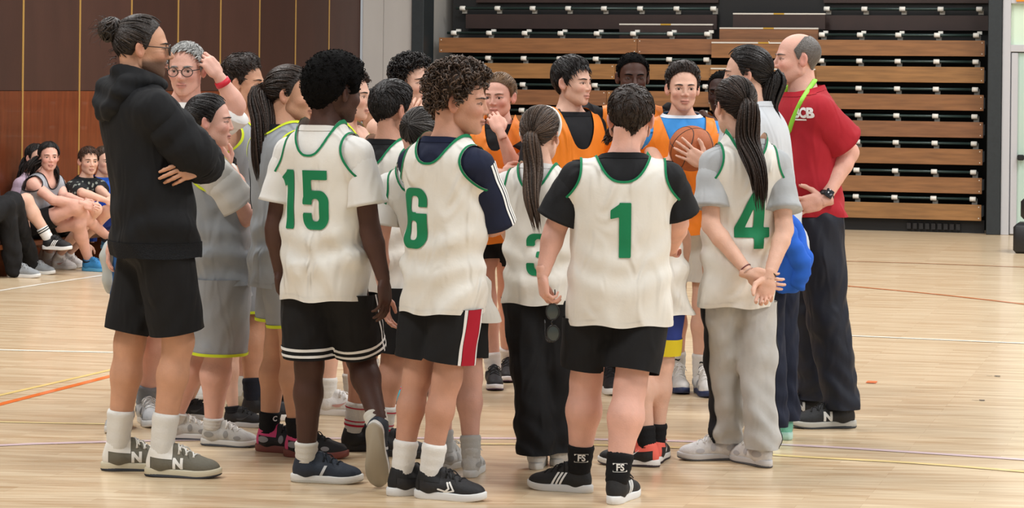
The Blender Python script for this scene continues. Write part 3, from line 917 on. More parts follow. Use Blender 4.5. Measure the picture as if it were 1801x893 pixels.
# ------------------------------------------------------------------ hair
HL_X = [0, 22, 44, 58, 66, 72, 80, 86, 98, 106, 118, 150, 180]
HL_Y = [40, 39, 31, 20, 2, -15, -16, 9, 9, -18, -32, -52, -57]
def hairline(d, front=0.0, nape=0.0, side=0.0):
    az = np.abs((np.degrees(np.arctan2(d[..., 0], d[..., 1])) + 180) % 360 - 180)
    el = np.degrees(np.arcsin(np.clip(d[..., 2], -1, 1)))
    h = np.interp(az, HL_X, HL_Y)
    h = h + front * np.clip(1 - az / 66, 0, 1)**.5 * (az < 66) + nape * np.clip((az - 100) / 50, 0, 1) + side * ((az >= 58) & (az < 90))
    return el - h
def hair_cap(tab, top, side_t, h_off, seed, lump=0.0, lfreq=60, na=88, ne=48, quiff=0.0, fade=26.0, flat=None):
    az = np.linspace(0, 2 * math.pi, na, endpoint=False); el = np.radians(np.linspace(-68, 89.5, ne))
    A, E = np.meshgrid(az, el, indexing='ij')
    d = np.stack([np.sin(A) * np.cos(E), np.cos(A) * np.cos(E), np.sin(E)], -1).reshape(-1, 3)
    fh = hairline(d, *h_off)
    eld = np.degrees(np.arcsin(np.clip(d[:, 2], -1, 1)))
    k = np.clip((eld - 12) / 55, 0, 1); k = k * k * (3 - 2 * k)
    th = side_t + (top - side_t) * k
    th = th + quiff * np.clip(d[:, 1], 0, 1) * np.clip((eld - 30) / 30, 0, 1)
    e = np.clip(fh / fade, 0, 1)
    th = .003 + (th - .003) * np.sqrt(e)
    if lump:
        P = (d * 0.1).T
        nz = waves(P, lfreq * 2, seed, n=7) + .6 * waves(P, lfreq * 4.5, seed + 1, n=7)
        th = th + lump * nz * e
    r = skull_r(tab, d) + th
    v = HC + d * r[:, None]
    i = np.arange(na * ne).reshape(na, ne); j = np.roll(i, -1, axis=0)
    q = np.stack([i[:, :-1], j[:, :-1], j[:, 1:], i[:, 1:]], -1).reshape(-1, 4)[:, ::-1]
    rs = np.random.RandomState(seed)
    m = M(v, quads(q), .35 + .25 * waves((d * 10).T, 3.0, seed)[:, None])
    return clip(m, fh), (lambda dd: hairline(dd, *h_off)), d
def dirs(n, rs, ok):
    out = []
    while len(out) < n:
        v = rs.normal(size=(n * 3, 3)); v /= np.linalg.norm(v, axis=1, keepdims=True)
        v = v[ok(v)]
        out.extend(v.tolist())
    return np.array(out[:n])
def flow_strands(tab, roots, flow, thick, length, steps, rad, rs, lift=0.0, sides=4, droop=0.0, stop=None):
    d = roots.copy(); S = len(d); P = []
    ds = length / steps / .1
    L = ds * rs.uniform(.6, 1.2, (S, 1))
    for k in range(steps + 1):
        t = k / steps
        r = skull_r(tab, d) + thick(d) + lift * t * t
        P.append(HC + d * r[:, None])
        fl = flow(d, t); fl = fl - d * (fl * d).sum(1, keepdims=True)
        fl /= np.linalg.norm(fl, axis=1, keepdims=True) + 1e-9
        d = d + fl * (L if stop is None else L * np.clip((stop(d) + 3) / 12, 0, 1)[:, None]); d /= np.linalg.norm(d, axis=1, keepdims=True)
    P = np.stack(P, 1)
    t = np.linspace(0, 1, steps + 1)
    if droop: P[:, :, 2] -= droop * t[None]**2
    R = rad * rs.uniform(.7, 1.3, (S, 1)) * (1.02 - t[None]**2.5) * np.minimum(1, .5 + 2 * t[None])
    return tubes(P, R, sides, att=rs.uniform(.1, 1, S))
def curls(tab, n, rs, ok, thick, size=.011, rad=.0045, turns=1.3, sides=4):
    d = dirs(n, rs, ok); r = skull_r(tab, d) + thick(d)
    c = HC + d * r[:, None]
    ax = np.cross(d, rs.normal(size=(n, 3))); ax /= np.linalg.norm(ax, axis=1, keepdims=True)
    ax = ax + .5 * d + np.array([0, 0, -.5]); ax /= np.linalg.norm(ax, axis=1, keepdims=True)
    u = np.cross(ax, d); u /= np.linalg.norm(u, axis=1, keepdims=True); w = np.cross(ax, u)
    K = 10; t = np.linspace(0, 1, K); sz = size * rs.uniform(.6, 1.4, (n, 1, 1)); ph = rs.uniform(0, 6.3, (n, 1))
    a = ph + t[None] * 2 * math.pi * turns
    P = c[:, None] + sz * (np.cos(a)[..., None] * u[:, None] + np.sin(a)[..., None] * w[:, None]) + ax[:, None] * ((t - .5)[None, :, None] * size * 2.6)
    R = rad * rs.uniform(.7, 1.3, (n, 1)) * (1 - .75 * np.abs(2 * t[None] - 1)**3)
    return tubes(P, R, sides, att=rs.uniform(.1, 1, n))
def bundle(path, prof, n, rs, rad=.004, sides=4, wob=.004, K=16, flat=.7, side_ax=None):
    """a tail of hair along a path; prof(t) is its half width"""
    p = smoothpath(path, K); t = np.linspace(0, 1, K)
    T = np.gradient(p, axis=0); T /= np.linalg.norm(T, axis=1, keepdims=True)
    ref = np.array([1., 0, 0]) if side_ax is None else side_ax
    u = ref - T * (T @ ref)[:, None]; u /= np.linalg.norm(u, axis=1, keepdims=True); w = np.cross(T, u)
    a = rs.uniform(0, 6.283, n); r = np.sqrt(rs.uniform(.1, 1, n))
    pr = np.array([prof(x) for x in t])
    ex = rs.uniform(.84, 1.0, n)
    P = np.zeros((n, K, 3))
    for i in range(n):
        tt = t * ex[i]
        pp = np.stack([np.interp(tt, t, p[:, k]) for k in range(3)], 1)
        uu = np.stack([np.interp(tt, t, u[:, k]) for k in range(3)], 1); ww = np.stack([np.interp(tt, t, w[:, k]) for k in range(3)], 1)
        rr_ = np.interp(tt, t, pr) * r[i]
        ph = a[i] + .5 * np.sin(3 * tt + a[i])
        P[i] = pp + uu * (rr_ * np.cos(ph))[:, None] + ww * (rr_ * flat * np.sin(ph))[:, None] + wob * np.sin(tt * 9 + a[i] * 3)[:, None] * uu
    R = rad * rs.uniform(.7, 1.3, (n, 1)) * (1.03 - t[None]**3) 
    return tubes(P, R, sides, att=rs.uniform(.05, 1, n))
HAIRC = {
    'black': ('0c0a0a', '2b2523'), 'brown': ('231712', '54392a'), 'manbun': ('130f0e', '463c36'), 'darkbrown': ('15100d', '3a2a21'), 'lightbrown': ('4a3524', '8a6a4a'),
    'grey': ('5d5c5b', 'b9b8b4'), 'salt': ('3a3533', '86807a'), 'ink': ('060606', '161414'), 'ash': ('221a16', '604c3e'), 'streak': ('14100f', '4a4440')}
def make_hair(spec, tab, seed):
    """hair in head coordinates -> list of (name, mesh, material)"""
    rs = np.random.RandomState(seed); st = spec['s']; c = HAIRC[spec.get('c', 'black')]
    mat = hair_mat(spec.get('c', 'black'), *c)
    q = spec.get('q', 1.0); out = []
    off = spec.get('off', (0, 0, 0))
    crown = norm((0, -.5, .86))
    if st == 'short':
        top = spec.get('top', .026); sd = spec.get('side', .010)
        cap, okf, _ = hair_cap(tab, top, sd, off, seed, lump=.003, quiff=spec.get('quiff', .0))
        thick = lambda d: (sd + (top - sd) * np.clip((d[:, 2] - .2) / .7, 0, 1)) * np.clip(hairline(d, *off) / 12, .25, 1)
        fl = spec.get('flow', (0, .6, 0)); tous = spec.get('mess', .5)
        rnd_ = rs.normal(size=(9999, 3))
        def flow(d, t): return (d - crown) * 1.0 + np.array(fl) * (d[:, 2:3] > .35) + rnd_[:len(d)] * tous + np.array([0, 0, -.25])
        r1 = dirs(int(420 * q), rs, lambda v: hairline(v, *off) > 3)
        a = flow_strands(tab, r1, flow, thick, spec.get('len', .045), 6, .0031, rs, lift=spec.get('lift', .004), sides=3, stop=lambda d: hairline(d, *off))
        ms = [cap, a]
        fr = spec.get('fringe', 0)
        if fr:
            r2 = dirs(int(130 * q), rs, lambda v: (hairline(v, *off) > 2) & (hairline(v, *off) < 26) & (v[:, 1] > .35))
            fx = spec.get('fringe_dir', (.3, .8, -.3))
            ms.append(flow_strands(tab, r2, lambda d, t: np.array(fx) + rnd_[:len(d)] * .25 + 0 * d, lambda d: .012 + 0 * d[:, 0], fr, 7, .0034, rs, lift=.006))
        out.append(('hair', join(ms), mat))
    elif st == 'curly':
        top = spec.get('top', .034); sd = spec.get('side', .018)
        cap, okf, _ = hair_cap(tab, top * .75, sd * .75, off, seed, lump=.005, lfreq=40)
        thick = lambda d: (sd + (top - sd) * np.clip((d[:, 2] + .1) / .8, 0, 1))
        ms = [cap, curls(tab, int(520 * q), rs, lambda v: hairline(v, *off) > 3, thick, spec.get('size', .011), .0032, sides=3)]
        ms.append(curls(tab, int(90 * q), rs, lambda v: (hairline(v, *off) > -9) & (v[:, 1] > .3), lambda d: .016 + 0 * d[:, 0], .009, .0028))
        out.append(('hair', join(ms), mat))
    elif st == 'afro':
        top = spec.get('top', .040); sd = spec.get('side', .030)
        cap, _, _ = hair_cap(tab, top, sd, off, seed, lump=spec.get('lump', .0016), lfreq=150, na=120, ne=66, fade=9)
        thick = lambda d: (sd + (top - sd) * np.clip((d[:, 2] + .15) / .9, 0, 1)) * np.sqrt(np.clip(hairline(d, *off) / 9, .1, 1)) - .0005
        ms = [cap, curls(tab, int(600 * q), rs, lambda v: hairline(v, *off) > 1, thick, .0035, .0018, 1.0, 3)]
        out.append(('hair', join(ms), mat))
    elif st == 'bald':
        cap, _, dd = hair_cap(tab, .003, .006, off, seed, lump=.0004, lfreq=120, fade=10)
        dv = cap.v - HC; dv /= np.linalg.norm(dv, axis=1, keepdims=True)
        rim = np.degrees(np.arcsin(dv[:, 2])); front = np.clip(dv[:, 1] + .15, 0, 1)
        cap = clip(cap, 62 - rim - 75 * front)
        out.append(('hair', cap, mat))
        fz, _, _ = hair_cap(tab, .0022, .004, (6, 0, 0), seed + 1, fade=14)
    else:   # pulled back: pony, bun, or long
        tie = np.array(spec.get('tie', (0, -.10, .045)), float); td = norm(tie - HC)
        cap, _, _ = hair_cap(tab, spec.get('top', .012), spec.get('side', .008), off, seed, lump=.0012, lfreq=30)
        if st == 'long':
            def flow(d, t): return np.array([0, 0, -1.0]) + (d - crown) * .9 + np.sign(d[:, :1]) * np.array([[.25, -.3, 0]])
        else:
            def flow(d, t): return td - d
        ln = lambda d: .0
        roots = dirs(int(370 * q), rs, lambda v: (hairline(v, *off) > .5) & ((v @ td) < .93))
        thick = lambda d: spec.get('side', .008) + .003 + (spec.get('top', .012) - spec.get('side', .008)) * np.clip(d[:, 2], 0, 1) - .0035 * np.clip(1 - hairline(d, *off) / 14, 0, 1)
        a = flow_strands(tab, roots, flow, thick, .11, 9, .0026, rs, lift=0, sides=3, stop=(lambda d: hairline(d, *off)) if st == 'long' else None)
        out.append(('hair', join([cap, a]), mat))
        if st == 'bun':
            ms = []
            f = Field(tie - .085, tie + .085, .006)
            f.ell(tie + np.array([0, -.022, .006]), (.044, .044, .042), .01)
            b = f.mesh(); b.v = b.v + b.normals() * (.004 * waves(b.v.T, 160, 3))[:, None]; b.att = np.full((len(b.v), 1), .4)
            n = 60; ang = rs.uniform(0, 6.28, n); tl = rs.uniform(-.5, .5, n); K = 12; t = np.linspace(0, 1.5 * math.pi, K)
            cc = tie + np.array([0, -.022, .006])
            P = []
            for i in range(n):
                ax = norm(rs.normal(size=3) + np.array([0, -2, .5])); u = norm(np.cross(ax, rs.normal(size=3))); w = np.cross(ax, u)
                R_ = rs.uniform(.020, .050); hh = math.sqrt(max(0, .050**2 - R_**2)) * rs.choice([-1, 1])
                P.append(cc + ax * hh + R_ * (np.cos(t)[:, None] * u + np.sin(t)[:, None] * w))
            ms = [b, tubes(np.array(P), np.full((n, K), .0036), 4, att=rs.uniform(0, 1, n))]
            wisp = []
            for i in range(26):
                d0 = norm(rs.normal(size=3) + np.array([0, -1.6, .1])); s0 = cc + d0 * .044
                wisp.append(smoothpath([s0, s0 + d0 * .022 + rs.normal(size=3) * .006, s0 + d0 * .035 + np.array([0, -.006, -.02]) + rs.normal(size=3) * .012], 7))
            for i in range(14):
                s0 = np.array([rs.uniform(-.04, .04), -.105, rs.uniform(-.06, .01)])
                wisp.append(smoothpath([s0, s0 + np.array([0, -.02, -.004]) + rs.normal(size=3) * .005, s0 + np.array([0, -.034, -.018]) + rs.normal(size=3) * .008], 7))
            ms.append(tubes(np.array(wisp), np.full((len(wisp), 7), .0013) * np.linspace(1, .3, 7), 3, att=rs.uniform(0, 1, len(wisp))))
            out.append(('hair_bun', join(ms), mat))
    return out
# ------------------------------------------------------------------ people
SKIN = {
    'fair': ('dcb09a', 'b86a62', 'cf8878'), 'pink': ('dcaa98', 'b9635c', 'd27f74'), 'tan': ('c2917a', '9c5a50', 'b87462'),
    'olive': ('c9977a', 'a35f52', 'bd7862'), 'dark': ('4a2f25', '5a332c', '50322a'), 'deep': ('3c2620', '4d2d28', '42291f')}
def facing(yaw):
    a = math.radians(yaw); f = np.array([math.sin(a), -math.cos(a), 0.0])
    return f, np.array([f[1], -f[0], 0.0])
def rot_about(v, ax, ang):
    return np.array(Matrix.Rotation(ang, 3, Vector(ax)) @ Vector(v))
EYE = {}
def eye_mesh(iris):
    if iris in EYE: return EYE[iris]
    bm = bmesh.new(); bmesh.ops.create_uvsphere(bm, u_segments=14, v_segments=14, radius=.0120)
    me = bpy.data.meshes.new('eye')
    for v in bm.verts: v.co = Vector((v.co.x, v.co.z, -v.co.y))
    for f in bm.faces:
        c = f.calc_center_median(); a = math.degrees(math.acos(max(-1, min(1, c.normalized().y))))
        f.material_index = 2 if a < 13 else 1 if a < 32 else 0; f.smooth = True
    bm.to_mesh(me); bm.free()
    me.materials.append(plain('eye_white', 'cfc6bf', .25)); me.materials.append(plain('iris_' + iris, iris, .2)); me.materials.append(plain('pupil', '080606', .15))
    EYE[iris] = me
    return me
BROW = {}
def brow_mesh(kind, h):
    if kind in BROW: return BROW[kind]
    m, _ = head_template(kind, h); b = m.bvh(); out = []
    for sx in (1, -1):
        P = []
        for t in np.linspace(0, 1, 8):
            x = sx * (.013 + .040 * t); z = .0185 + .007 * math.sin(t * 2.2) - .006 * t
            hit = b.ray_cast(Vector((x, .2, z)), Vector((0, -1, 0)))
            P.append((x, hit[0].y + .0005, z) if hit[0] else (x, .08, z))
        out.append(tubes(np.array(P), np.array([.0030, .0046, .0052, .0052, .0046, .0038, .0028, .001]) * (1.0 if kind == 'girl' else 1.2), 5, flat=.6))
    BROW[kind] = out
    return out
def ring(c, u, w, r, rad, n=22, sides=5):
    a = np.linspace(0, 2 * math.pi, n + 1)
    P = np.array(c) + r * (np.cos(a)[:, None] * u + np.sin(a)[:, None] * w)
    return tubes(P, np.full(n + 1, rad), sides, cap=False)

BODY_ST = [(-.27, .020, .020, .022), (-.20, .060, .040, .046), (-.10, .092, .056, .072), (.05, .098, .060, .072), (.28, .083, .060, .054), (.52, .090, .064, .060), (.72, .100, .064, .064), (.82, .102, .056, .060), (.88, .094, .047, .054), (.93, .074, .040, .048), (.975, .052, .036, .043), (1.02, .040, .034, .040), (1.06, .034, .034, .037), (1.10, .031, .033, .036)]
SHIRT_ST = [(-.45, .101, .073, .086), (-.10, .102, .073, .086), (.28, .097, .072, .072), (.52, .099, .071, .071), (.72, .103, .069, .070), (.82, .107, .061, .065), (.88, .098, .052, .059), (.93, .078, .044, .052), (.975, .056, .039, .046), (1.02, .044, .037, .043), (1.06, .038, .036, .040), (1.10, .035, .035, .038)]
class Torso:
    """stations along the spine, s = 0 at the hips and 1 at the neck"""
    def __init__(T, hip, nb, yaw0, yaw1, H, g, sw):
        T.hip, T.nb, T.H, T.g, T.sw = hip, nb, H, g, sw
        T.y0, T.y1 = yaw0, yaw1
    def S(T, z): return (z - T.hip[2]) / (T.nb[2] - T.hip[2])
    def P(T, s): return T.hip + (T.nb - T.hip) * s
    def yaw(T, s): return T.y0 + (T.y1 - T.y0) * np.clip(s, 0, 1)
    def loft(T, st, clear, hem=None, wr=None, belly=0.0):
        s = np.array([x[0] for x in st]); A = np.array([x[1:] for x in st]) * T.H
        wide = np.interp(s, [0, .6, .8, 1], [T.g, T.g, max(T.sw, 1) if T.g < 1.15 else (T.g + T.sw) / 2, 1])
        A = A * wide[:, None]; A[:, 0] *= np.interp(s, [.5, .8, .95, 1.0], [1, T.sw, T.sw, 1])
        A[:, 1] += belly * np.exp(-((s - .2) / .3)**2)
        A = A + clear
        def fn(P):
            z = P[2].ravel(); ss = T.S(z)
            a, bf, bb = resample(s, A, np.clip(ss, s[0], s[-1])).T
            c = T.hip[None] + (T.nb - T.hip)[None] * ss[:, None]
            yw = np.radians(T.yaw(ss)); fx, fy = np.sin(yw), -np.cos(yw)
            sh = (1, 1, -1); a, bf, bb, fx, fy = [q.reshape(sh) for q in (a, bf, bb, fx, fy)]
            dx = P[0] - c[:, 0].reshape(sh); dy = P[1] - c[:, 1].reshape(sh)
            u = dx * fy - dy * fx; v = dx * fx + dy * fy
            b = np.where(v > 0, bf, bb)
            q = (np.abs(u / a)**2.3 + np.abs(v / b)**2.3)**(1 / 2.3)
            d = (q - 1) * np.minimum(a, b)
            if wr is not None: d = d + wr(P, u, v, ss.reshape(sh))
            return d
        return fn
    def uv(T, V):
        s = T.S(V[:, 2]); c = T.hip + (T.nb - T.hip) * s[:, None]
        yw = np.radians(T.yaw(s)); fx, fy = np.sin(yw), -np.cos(yw)
        d = V - c
        return (d[:, 0] * fy - d[:, 1] * fx), (d[:, 0] * fx + d[:, 1] * fy), s
def limb_tube(pts, rad, n=18, sides=16, wr=0.0, seed=0, freq=70, fold=None):
    p = smoothpath(pts, n); r = np.interp(np.linspace(0, 1, n), np.linspace(0, 1, len(rad)), rad)
    m = tubes(p, r, sides, cap=True)
    if wr:
        nn = m.normals(); T = norm(p[-1] - p[0])
        w = waves(m.v.T, freq, seed, n=6)
        al = (m.v - p[0]) @ T
        w = w + .8 * np.sin(al * freq * 1.3 + 2 * waves(m.v.T, 25, seed + 3))
        m.v = m.v + nn * (wr * w)[:, None]
    return m
NSEED = [100]
def person(label, H, yaw, feet, head, skin='fair', hair=None, kind='boy', tops=(), bottom=None, socks=None, shoes=None,
           armL=None, armR=None, hip=None, tyaw=None, g=1.0, sw=1.0, q=1.0, hh=None, D=None, knees=None, glasses=None, belly=0.0,
           iris='3a2417', group='players and coaches in the huddle', tail=None, seated=False, extra=None, beard=None, cat='person', gl=None, ga=None, neck=1.0, nbo=None):
    gl = g if gl is None else gl; ga = g if ga is None else ga
    NSEED[0] += 7; seed = NSEED[0]; rs = np.random.RandomState(seed)
    tyaw = yaw if tyaw is None else tyaw
    fb, rb = facing(yaw); fc, rc = facing(tyaw)
    hh = (.213 + .045 * (H - 1.45)) if hh is None else hh
    fc_pts = [on_floor(f[0], f[1]) for f in feet]
    D = float(np.mean([p[1] for p in fc_pts])) if D is None else D
    base = np.mean(fc_pts, axis=0) if not seated else at(hip[0], hip[1], D + hip[2]) * np.array([1, 1, 0])
    root = thing('person', label, cat, base, group)
    def px(p): return at(p[0], p[1], D + (p[2] if len(p) > 2 else 0))
    fs = (.150 * H + .022) / .28
    # --- feet
    ank, shoem = [], []
    for f, p in zip(feet, fc_pts):
        d, r = facing(f[2]); pitch = f[3] if len(f) > 3 else 0; zl = f[4] if len(f) > 4 else 0.0
        rollx = f[5] if len(f) > 5 else 0.0
        R = np.array([r, d, UP]).T
        if pitch:
            toe = p + d * (.24 - .14) * fs if pitch < 0 else p
            R = R @ np.array(Matrix.Rotation(-math.radians(abs(pitch)), 3, 'X'))
            o = toe - R @ np.array([0, .255 * fs, 0.0])
        else:
            o = p - d * .14 * fs
        o = o + UP * zl
        if rollx: R = R @ np.array(Matrix.Rotation(math.radians(rollx), 3, 'Y'))
        mm = Matrix.Identity(4)
        for i in range(3):
            for j in range(3): mm[i][j] = R[i, j] * fs
            mm[i][3] = o[i] - base[i]
        shoem.append(mm); ank.append(o + R @ np.array([0, .055, .085]) * fs)
    # --- skeleton
    if hip is None:
        hc = np.mean(ank, axis=0); hc[2] = .517 * H
        hc = hc - fb * .01
    else:
        hc = px(hip)
        if not seated and len(hip) < 4: hc[2] = .517 * H
    hd = at(head[0], head[1], D + (head[5] if len(head) > 5 else 0))
    fh, rh = facing(head[2]); uh = UP.copy()
    if len(head) > 3 and head[3]:
        a = math.radians(head[3]); fh, uh = fh * math.cos(a) - uh * math.sin(a), uh * math.cos(a) + fh * math.sin(a)
    if len(head) > 4 and head[4]:
        a = math.radians(head[4]); rh, uh = rh * math.cos(a) - uh * math.sin(a), uh * math.cos(a) + rh * math.sin(a)
    nb = hd - UP * .545 * hh * neck - fc * .022 - (fh * .008)
    if nbo is not None: nb = nb + np.array([nbo[0], 0, -nbo[1]]) * D / F
    T = Torso(hc, nb, yaw, tyaw, H, g, sw)
    sj = [nb - UP * .062 * H + rc * sgn * .098 * H * sw * (1 + .5 * (g - 1)) for sgn in (-1, 1)]
    hj = [hc + rb * sgn * .052 * H * (1 + .6 * (gl - 1)) - UP * .005 * H for sgn in (-1, 1)]
    kn = []
    for i in range(2):
        if knees is not None and knees[i] is not None:
            kn.append(px(knees[i])); continue
        a, b = hj[i], ank[i]; d = b - a; L = np.linalg.norm(d); l1, l2 = .236 * H, .222 * H
        fd, _ = facing(feet[i][2]); pole = norm(fb + fd * .6)
        x = (l1 * l1 - l2 * l2 + L * L) / (2 * L); hgt = math.sqrt(max(0, l1 * l1 - x * x)) if L < l1 + l2 else 0
        pole = norm(pole - d * (pole @ d) / (L * L))
        kn.append(a + d * (min(max(x, .3 * L), .7 * L) / L) + pole * max(hgt, .006 * H))
    arms = []
    for i, (sp, sgn) in enumerate(((armL, -1), (armR, 1))):
        s = sj[i]
        if sp is None:
            e = s - UP * .175 * H + rc * sgn * (.022 + .04 * (g - 1)) * H - fc * .012 * H
            w = e - UP * .145 * H + fc * .035 * H + rc * sgn * .004
            arms.append((s, e, w, w + norm(w - e) * .1, 'relax', None)); continue
        e, w = px(sp[0]), px(sp[1])
        tp = px(sp[2]) if len(sp) > 2 and sp[2] is not None else w + norm(w - e) * .1
        arms.append((s, e, w, tp, sp[3] if len(sp) > 3 else 'relax', np.array(sp[4], float) if len(sp) > 4 and sp[4] is not None else None))
    # --- body: one surface
    h = .0150 / max(q, .6) ** .5
    allp = np.array([hc, nb, hd] + sj + hj + kn + ank + [x for a in arms for x in a[1:3]])
    f = Field(allp.min(0) - .17 * max(1, g), allp.max(0) + .17 * max(1, g), h)
    f.v[:] = .3
    zt = T.P(1.08)[2]
    lo = np.minimum(hc, nb) - .22 * g; hi = np.maximum(hc, nb) + .22 * g
    lo[2] = T.P(-.30)[2]; hi[2] = zt
    f.add(T.loft(BODY_ST, -.010, belly=belly), lo, hi, .02)
    zl_ = lo[2]
    f.cut(lambda P: P[2] - zl_ + 0 * P[0] + 0 * P[1], (lo[0], lo[1], lo[2] - .05), (hi[0], hi[1], lo[2] + .02), .01) if False else None
    f.cone(nb - UP * .02, hd - UP * .05 - fh * .01, (.0270 if kind in ('girl',) else .0325 if kind in ('man', 'elder') else .0290) * H, (.0240 if kind == 'girl' else .0300 if kind in ('man', 'elder') else .0262) * H, .03)
    for i in range(2):
        f.cone(hj[i], kn[i], .052 * H * gl, .0335 * H * (1 + .5 * (gl - 1)), .03)
        cm = kn[i] + (ank[i] - kn[i]) * .32
        bk = -norm(fb if knees is None else norm(kn[i] - hj[i])) * .008
        f.cone(kn[i], cm + bk, .0325 * H * (1 + .5 * (gl - 1)), .0345 * H * gl, .03)
        f.cone(cm + bk, ank[i] + UP * .02, .0335 * H * gl, .0215 * H * (1 + .4 * (gl - 1)), .03)
        s, e, w, tp, ps, pl = arms[i]
        f.cone(s, s + (e - s) * .02, .034 * H * ga, .034 * H * ga, .03)
        f.cone(s, e, .0315 * H * ga, .0250 * H * (1 + .6 * (ga - 1)), .02)
        em = e + (w - e) * .25
        f.cone(e, em, .0240 * H * (1 + .6 * (ga - 1)), .0250 * H * (1 + .6 * (ga - 1)), .015)
        f.cone(em, w, .0250 * H * (1 + .6 * (ga - 1)), .0158 * H * (1 + .3 * (ga - 1)), .015)
    body = f.mesh()
    body.att = np.zeros((len(body.v), 3))
    hs = .0044 if q >= .85 else .0052 if q > .55 else .0070
    hm, tab = head_template(kind, hs)
    k = hh / .23
    HR = np.array([rh, fh, uh]) * k
    hw = lambda m: M(hd + m.v @ HR, m.t, m.att)
    heads = hw(hm)
    if beard: 
        x, y, z = hm.v.T
        b_ = np.clip((-.035 - z + .03 * np.clip(-y, 0, 1)) / .02, 0, 1) * (y > -.005) * (z > -.115) * (np.hypot(x / .022, (z + .067) / .010) > 1) * (np.hypot(x / .02, (z + .03) / .018) > 1)
        heads.att = heads.att.copy(); heads.att[:, 2] = np.maximum(heads.att[:, 2], b_ * beard)
    hsz = .105 * H / .185
    hands = []; hand_info = []
    for i in range(2):
        s, e, w, tp, ps, pl = arms[i]
        y = norm(tp - w)
        if pl is None:
            z = norm((w - T.P(np.clip(T.S(w[2]), 0, 1))) * np.array([1, 1, .2]))
        else:
            z = -norm(pl)
        z = norm(z - y * (z @ y)); x = np.cross(y, z)
        hmn = hand_template(ps, .0050 if q >= .85 else .0062 if q > .55 else .0075)
        flip = -1 if i == 1 else 1
        R = np.array([x * flip, y, z]) * hsz
        hands.append(M(w + hmn.v @ R, hmn.t[:, ::flip] if flip < 0 else hmn.t, np.zeros((len(hmn.v), 3))))
        hand_info.append((w, R, x * flip, y, z))
    bd = join([body, heads] + hands)
    bo = part('body', bd, skin_mat(skin, *SKIN[skin]), root, True, 'feat')
    # --- face and hair
    for sx in (1, -1):
        mm = Matrix.Identity(4); c = hd + np.array([sx * .033, .0725, -.002]) @ HR - base
        for i in range(3):
            for j in range(3): mm[i][j] = HR[j, i]
            mm[i][3] = c[i]
        obj('eye', eye_mesh(iris), None, root, mm)
    if hair is not None:
        hc_ = HAIRC[hair.get('c', 'black')]
        for bmn in brow_mesh(kind, hs):
            part('eyebrow', hw(M(bmn.v, bmn.t, np.full((len(bmn.v), 1), .2))), hair_mat(hair.get('c', 'black'), *hc_), root, True, 'strand')
        for nm, m, mt in make_hair(dict(hair, q=q * hair.get('q', 1)), tab, seed):
            part(nm, hw(m), mt, root, True, 'strand')
        if tail is not None:
            tie = hd + np.array(hair.get('tie', (0, -.10, .045))) @ HR
            pts = [tie + norm(-fh) * -.012, tie + norm(-fh) * .022 + uh * .006] + [px(p) for p in tail['p']]
            wd = tail.get('w', .034)
            prof = tail.get('prof', lambda t: wd * (.35 + .65 * min(1, t * 4)) * (1 - .62 * max(0, (t - .45) / .55)**1.2))
            bu = bundle(pts, prof, int(tail.get('n', 120) * q), rs, rad=.0042, wob=tail.get('wob', .003), side_ax=np.array([1., 0, 0]), K=tail.get('K', 16), flat=tail.get('flat', .75))
            part('ponytail', bu, hair_mat(hair.get('c', 'black'), *hc_), root, True, 'strand')
            part('hair_tie', ring(tie + norm(-fh) * .006, rh, uh, .019, .0055, 14), plain('hair_tie', '141416', .7), root)
        if hair.get('s') == 'long':
            tl = []
            for (p0, pts, wd) in hair.get('locks', []):
                s0 = hd + np.array(p0) @ HR
                tl.append(bundle([s0] + [px(p) for p in pts], lambda t, wd=wd: wd * (.5 + .5 * min(1, t * 3)) * (1 - .5 * t), int(60 * q), rs, rad=.0042, wob=.007))
            if tl: part('loose_hair', join(tl), hair_mat(hair.get('c', 'black'), *hc_), root, True, 'strand')
    if glasses:
        gm = plain('spectacle_frame_' + glasses, glasses, .3)
        ms = []; lens = []
        rx, rz = (.025, .021)
        for sx in (1, -1):
            c = np.array([sx * .034, .103, -.004]); a = np.linspace(0, 2 * math.pi, 25)
            P = c + np.column_stack([rx * np.cos(a), -.006 * np.abs(np.cos(a)) * (np.sign(np.cos(a)) == sx), rz * np.sin(a)])
            ms.append(tubes(P, np.full(25, .0022), 5, cap=False))
            ms.append(tubes(np.array([[sx * .059, .098, .004], [sx * .076, .06, .006], [sx * .081, .0, .010], [sx * .080, -.022, -.006]]), np.full(4, .0021), 5))
            lens.append(M(np.vstack([c, P[:-1]]), [[0, 1 + i, 1 + (i + 1) % 24] for i in range(24)]))
        ms.append(tubes(np.array([[-.010, .104, .002], [0, .107, .005], [.010, .104, .002]]), np.full(3, .002), 5))
        go = part('glasses', hw(join(ms)), gm, root)
        gmat = plain('lens_clear', 'ffffff', .05)
        if gl is not None and glasses == '1c1a1a':
            pass
        lnm = 'spectacle_lens_' + glasses; lm = bpy.data.materials.get(lnm)
        if lm is None:
            lm = bpy.data.materials.new(lnm); n_, l_, b_ = _nodes(lm)
            b_.inputs['Base Color'].default_value = (.55, .55, .55, 1); b_.inputs['Roughness'].default_value = .05
            b_.inputs['Alpha'].default_value = .05
            if glasses == '1c1a1a': b_.inputs['Alpha'].default_value = .7; b_.inputs['Base Color'].default_value = (.03, .03, .03, 1)
        subpart('lens', hw(join(lens)), lm, go, root)
    # --- clothes
    res = {'root': root, 'T': T, 'D': D, 'sj': sj, 'arms': arms, 'hd': hd, 'HR': HR, 'base': base, 'ank': ank, 'kn': kn, 'hj': hj, 'hands': hand_info, 'rc': rc, 'fc': fc, 'hc': hc, 'nb': nb, 'px': px, 'shoem': shoem, 'fs': fs, 'body': bd}
    ch = .0135 / max(q, .6) ** .5
    layer = .006
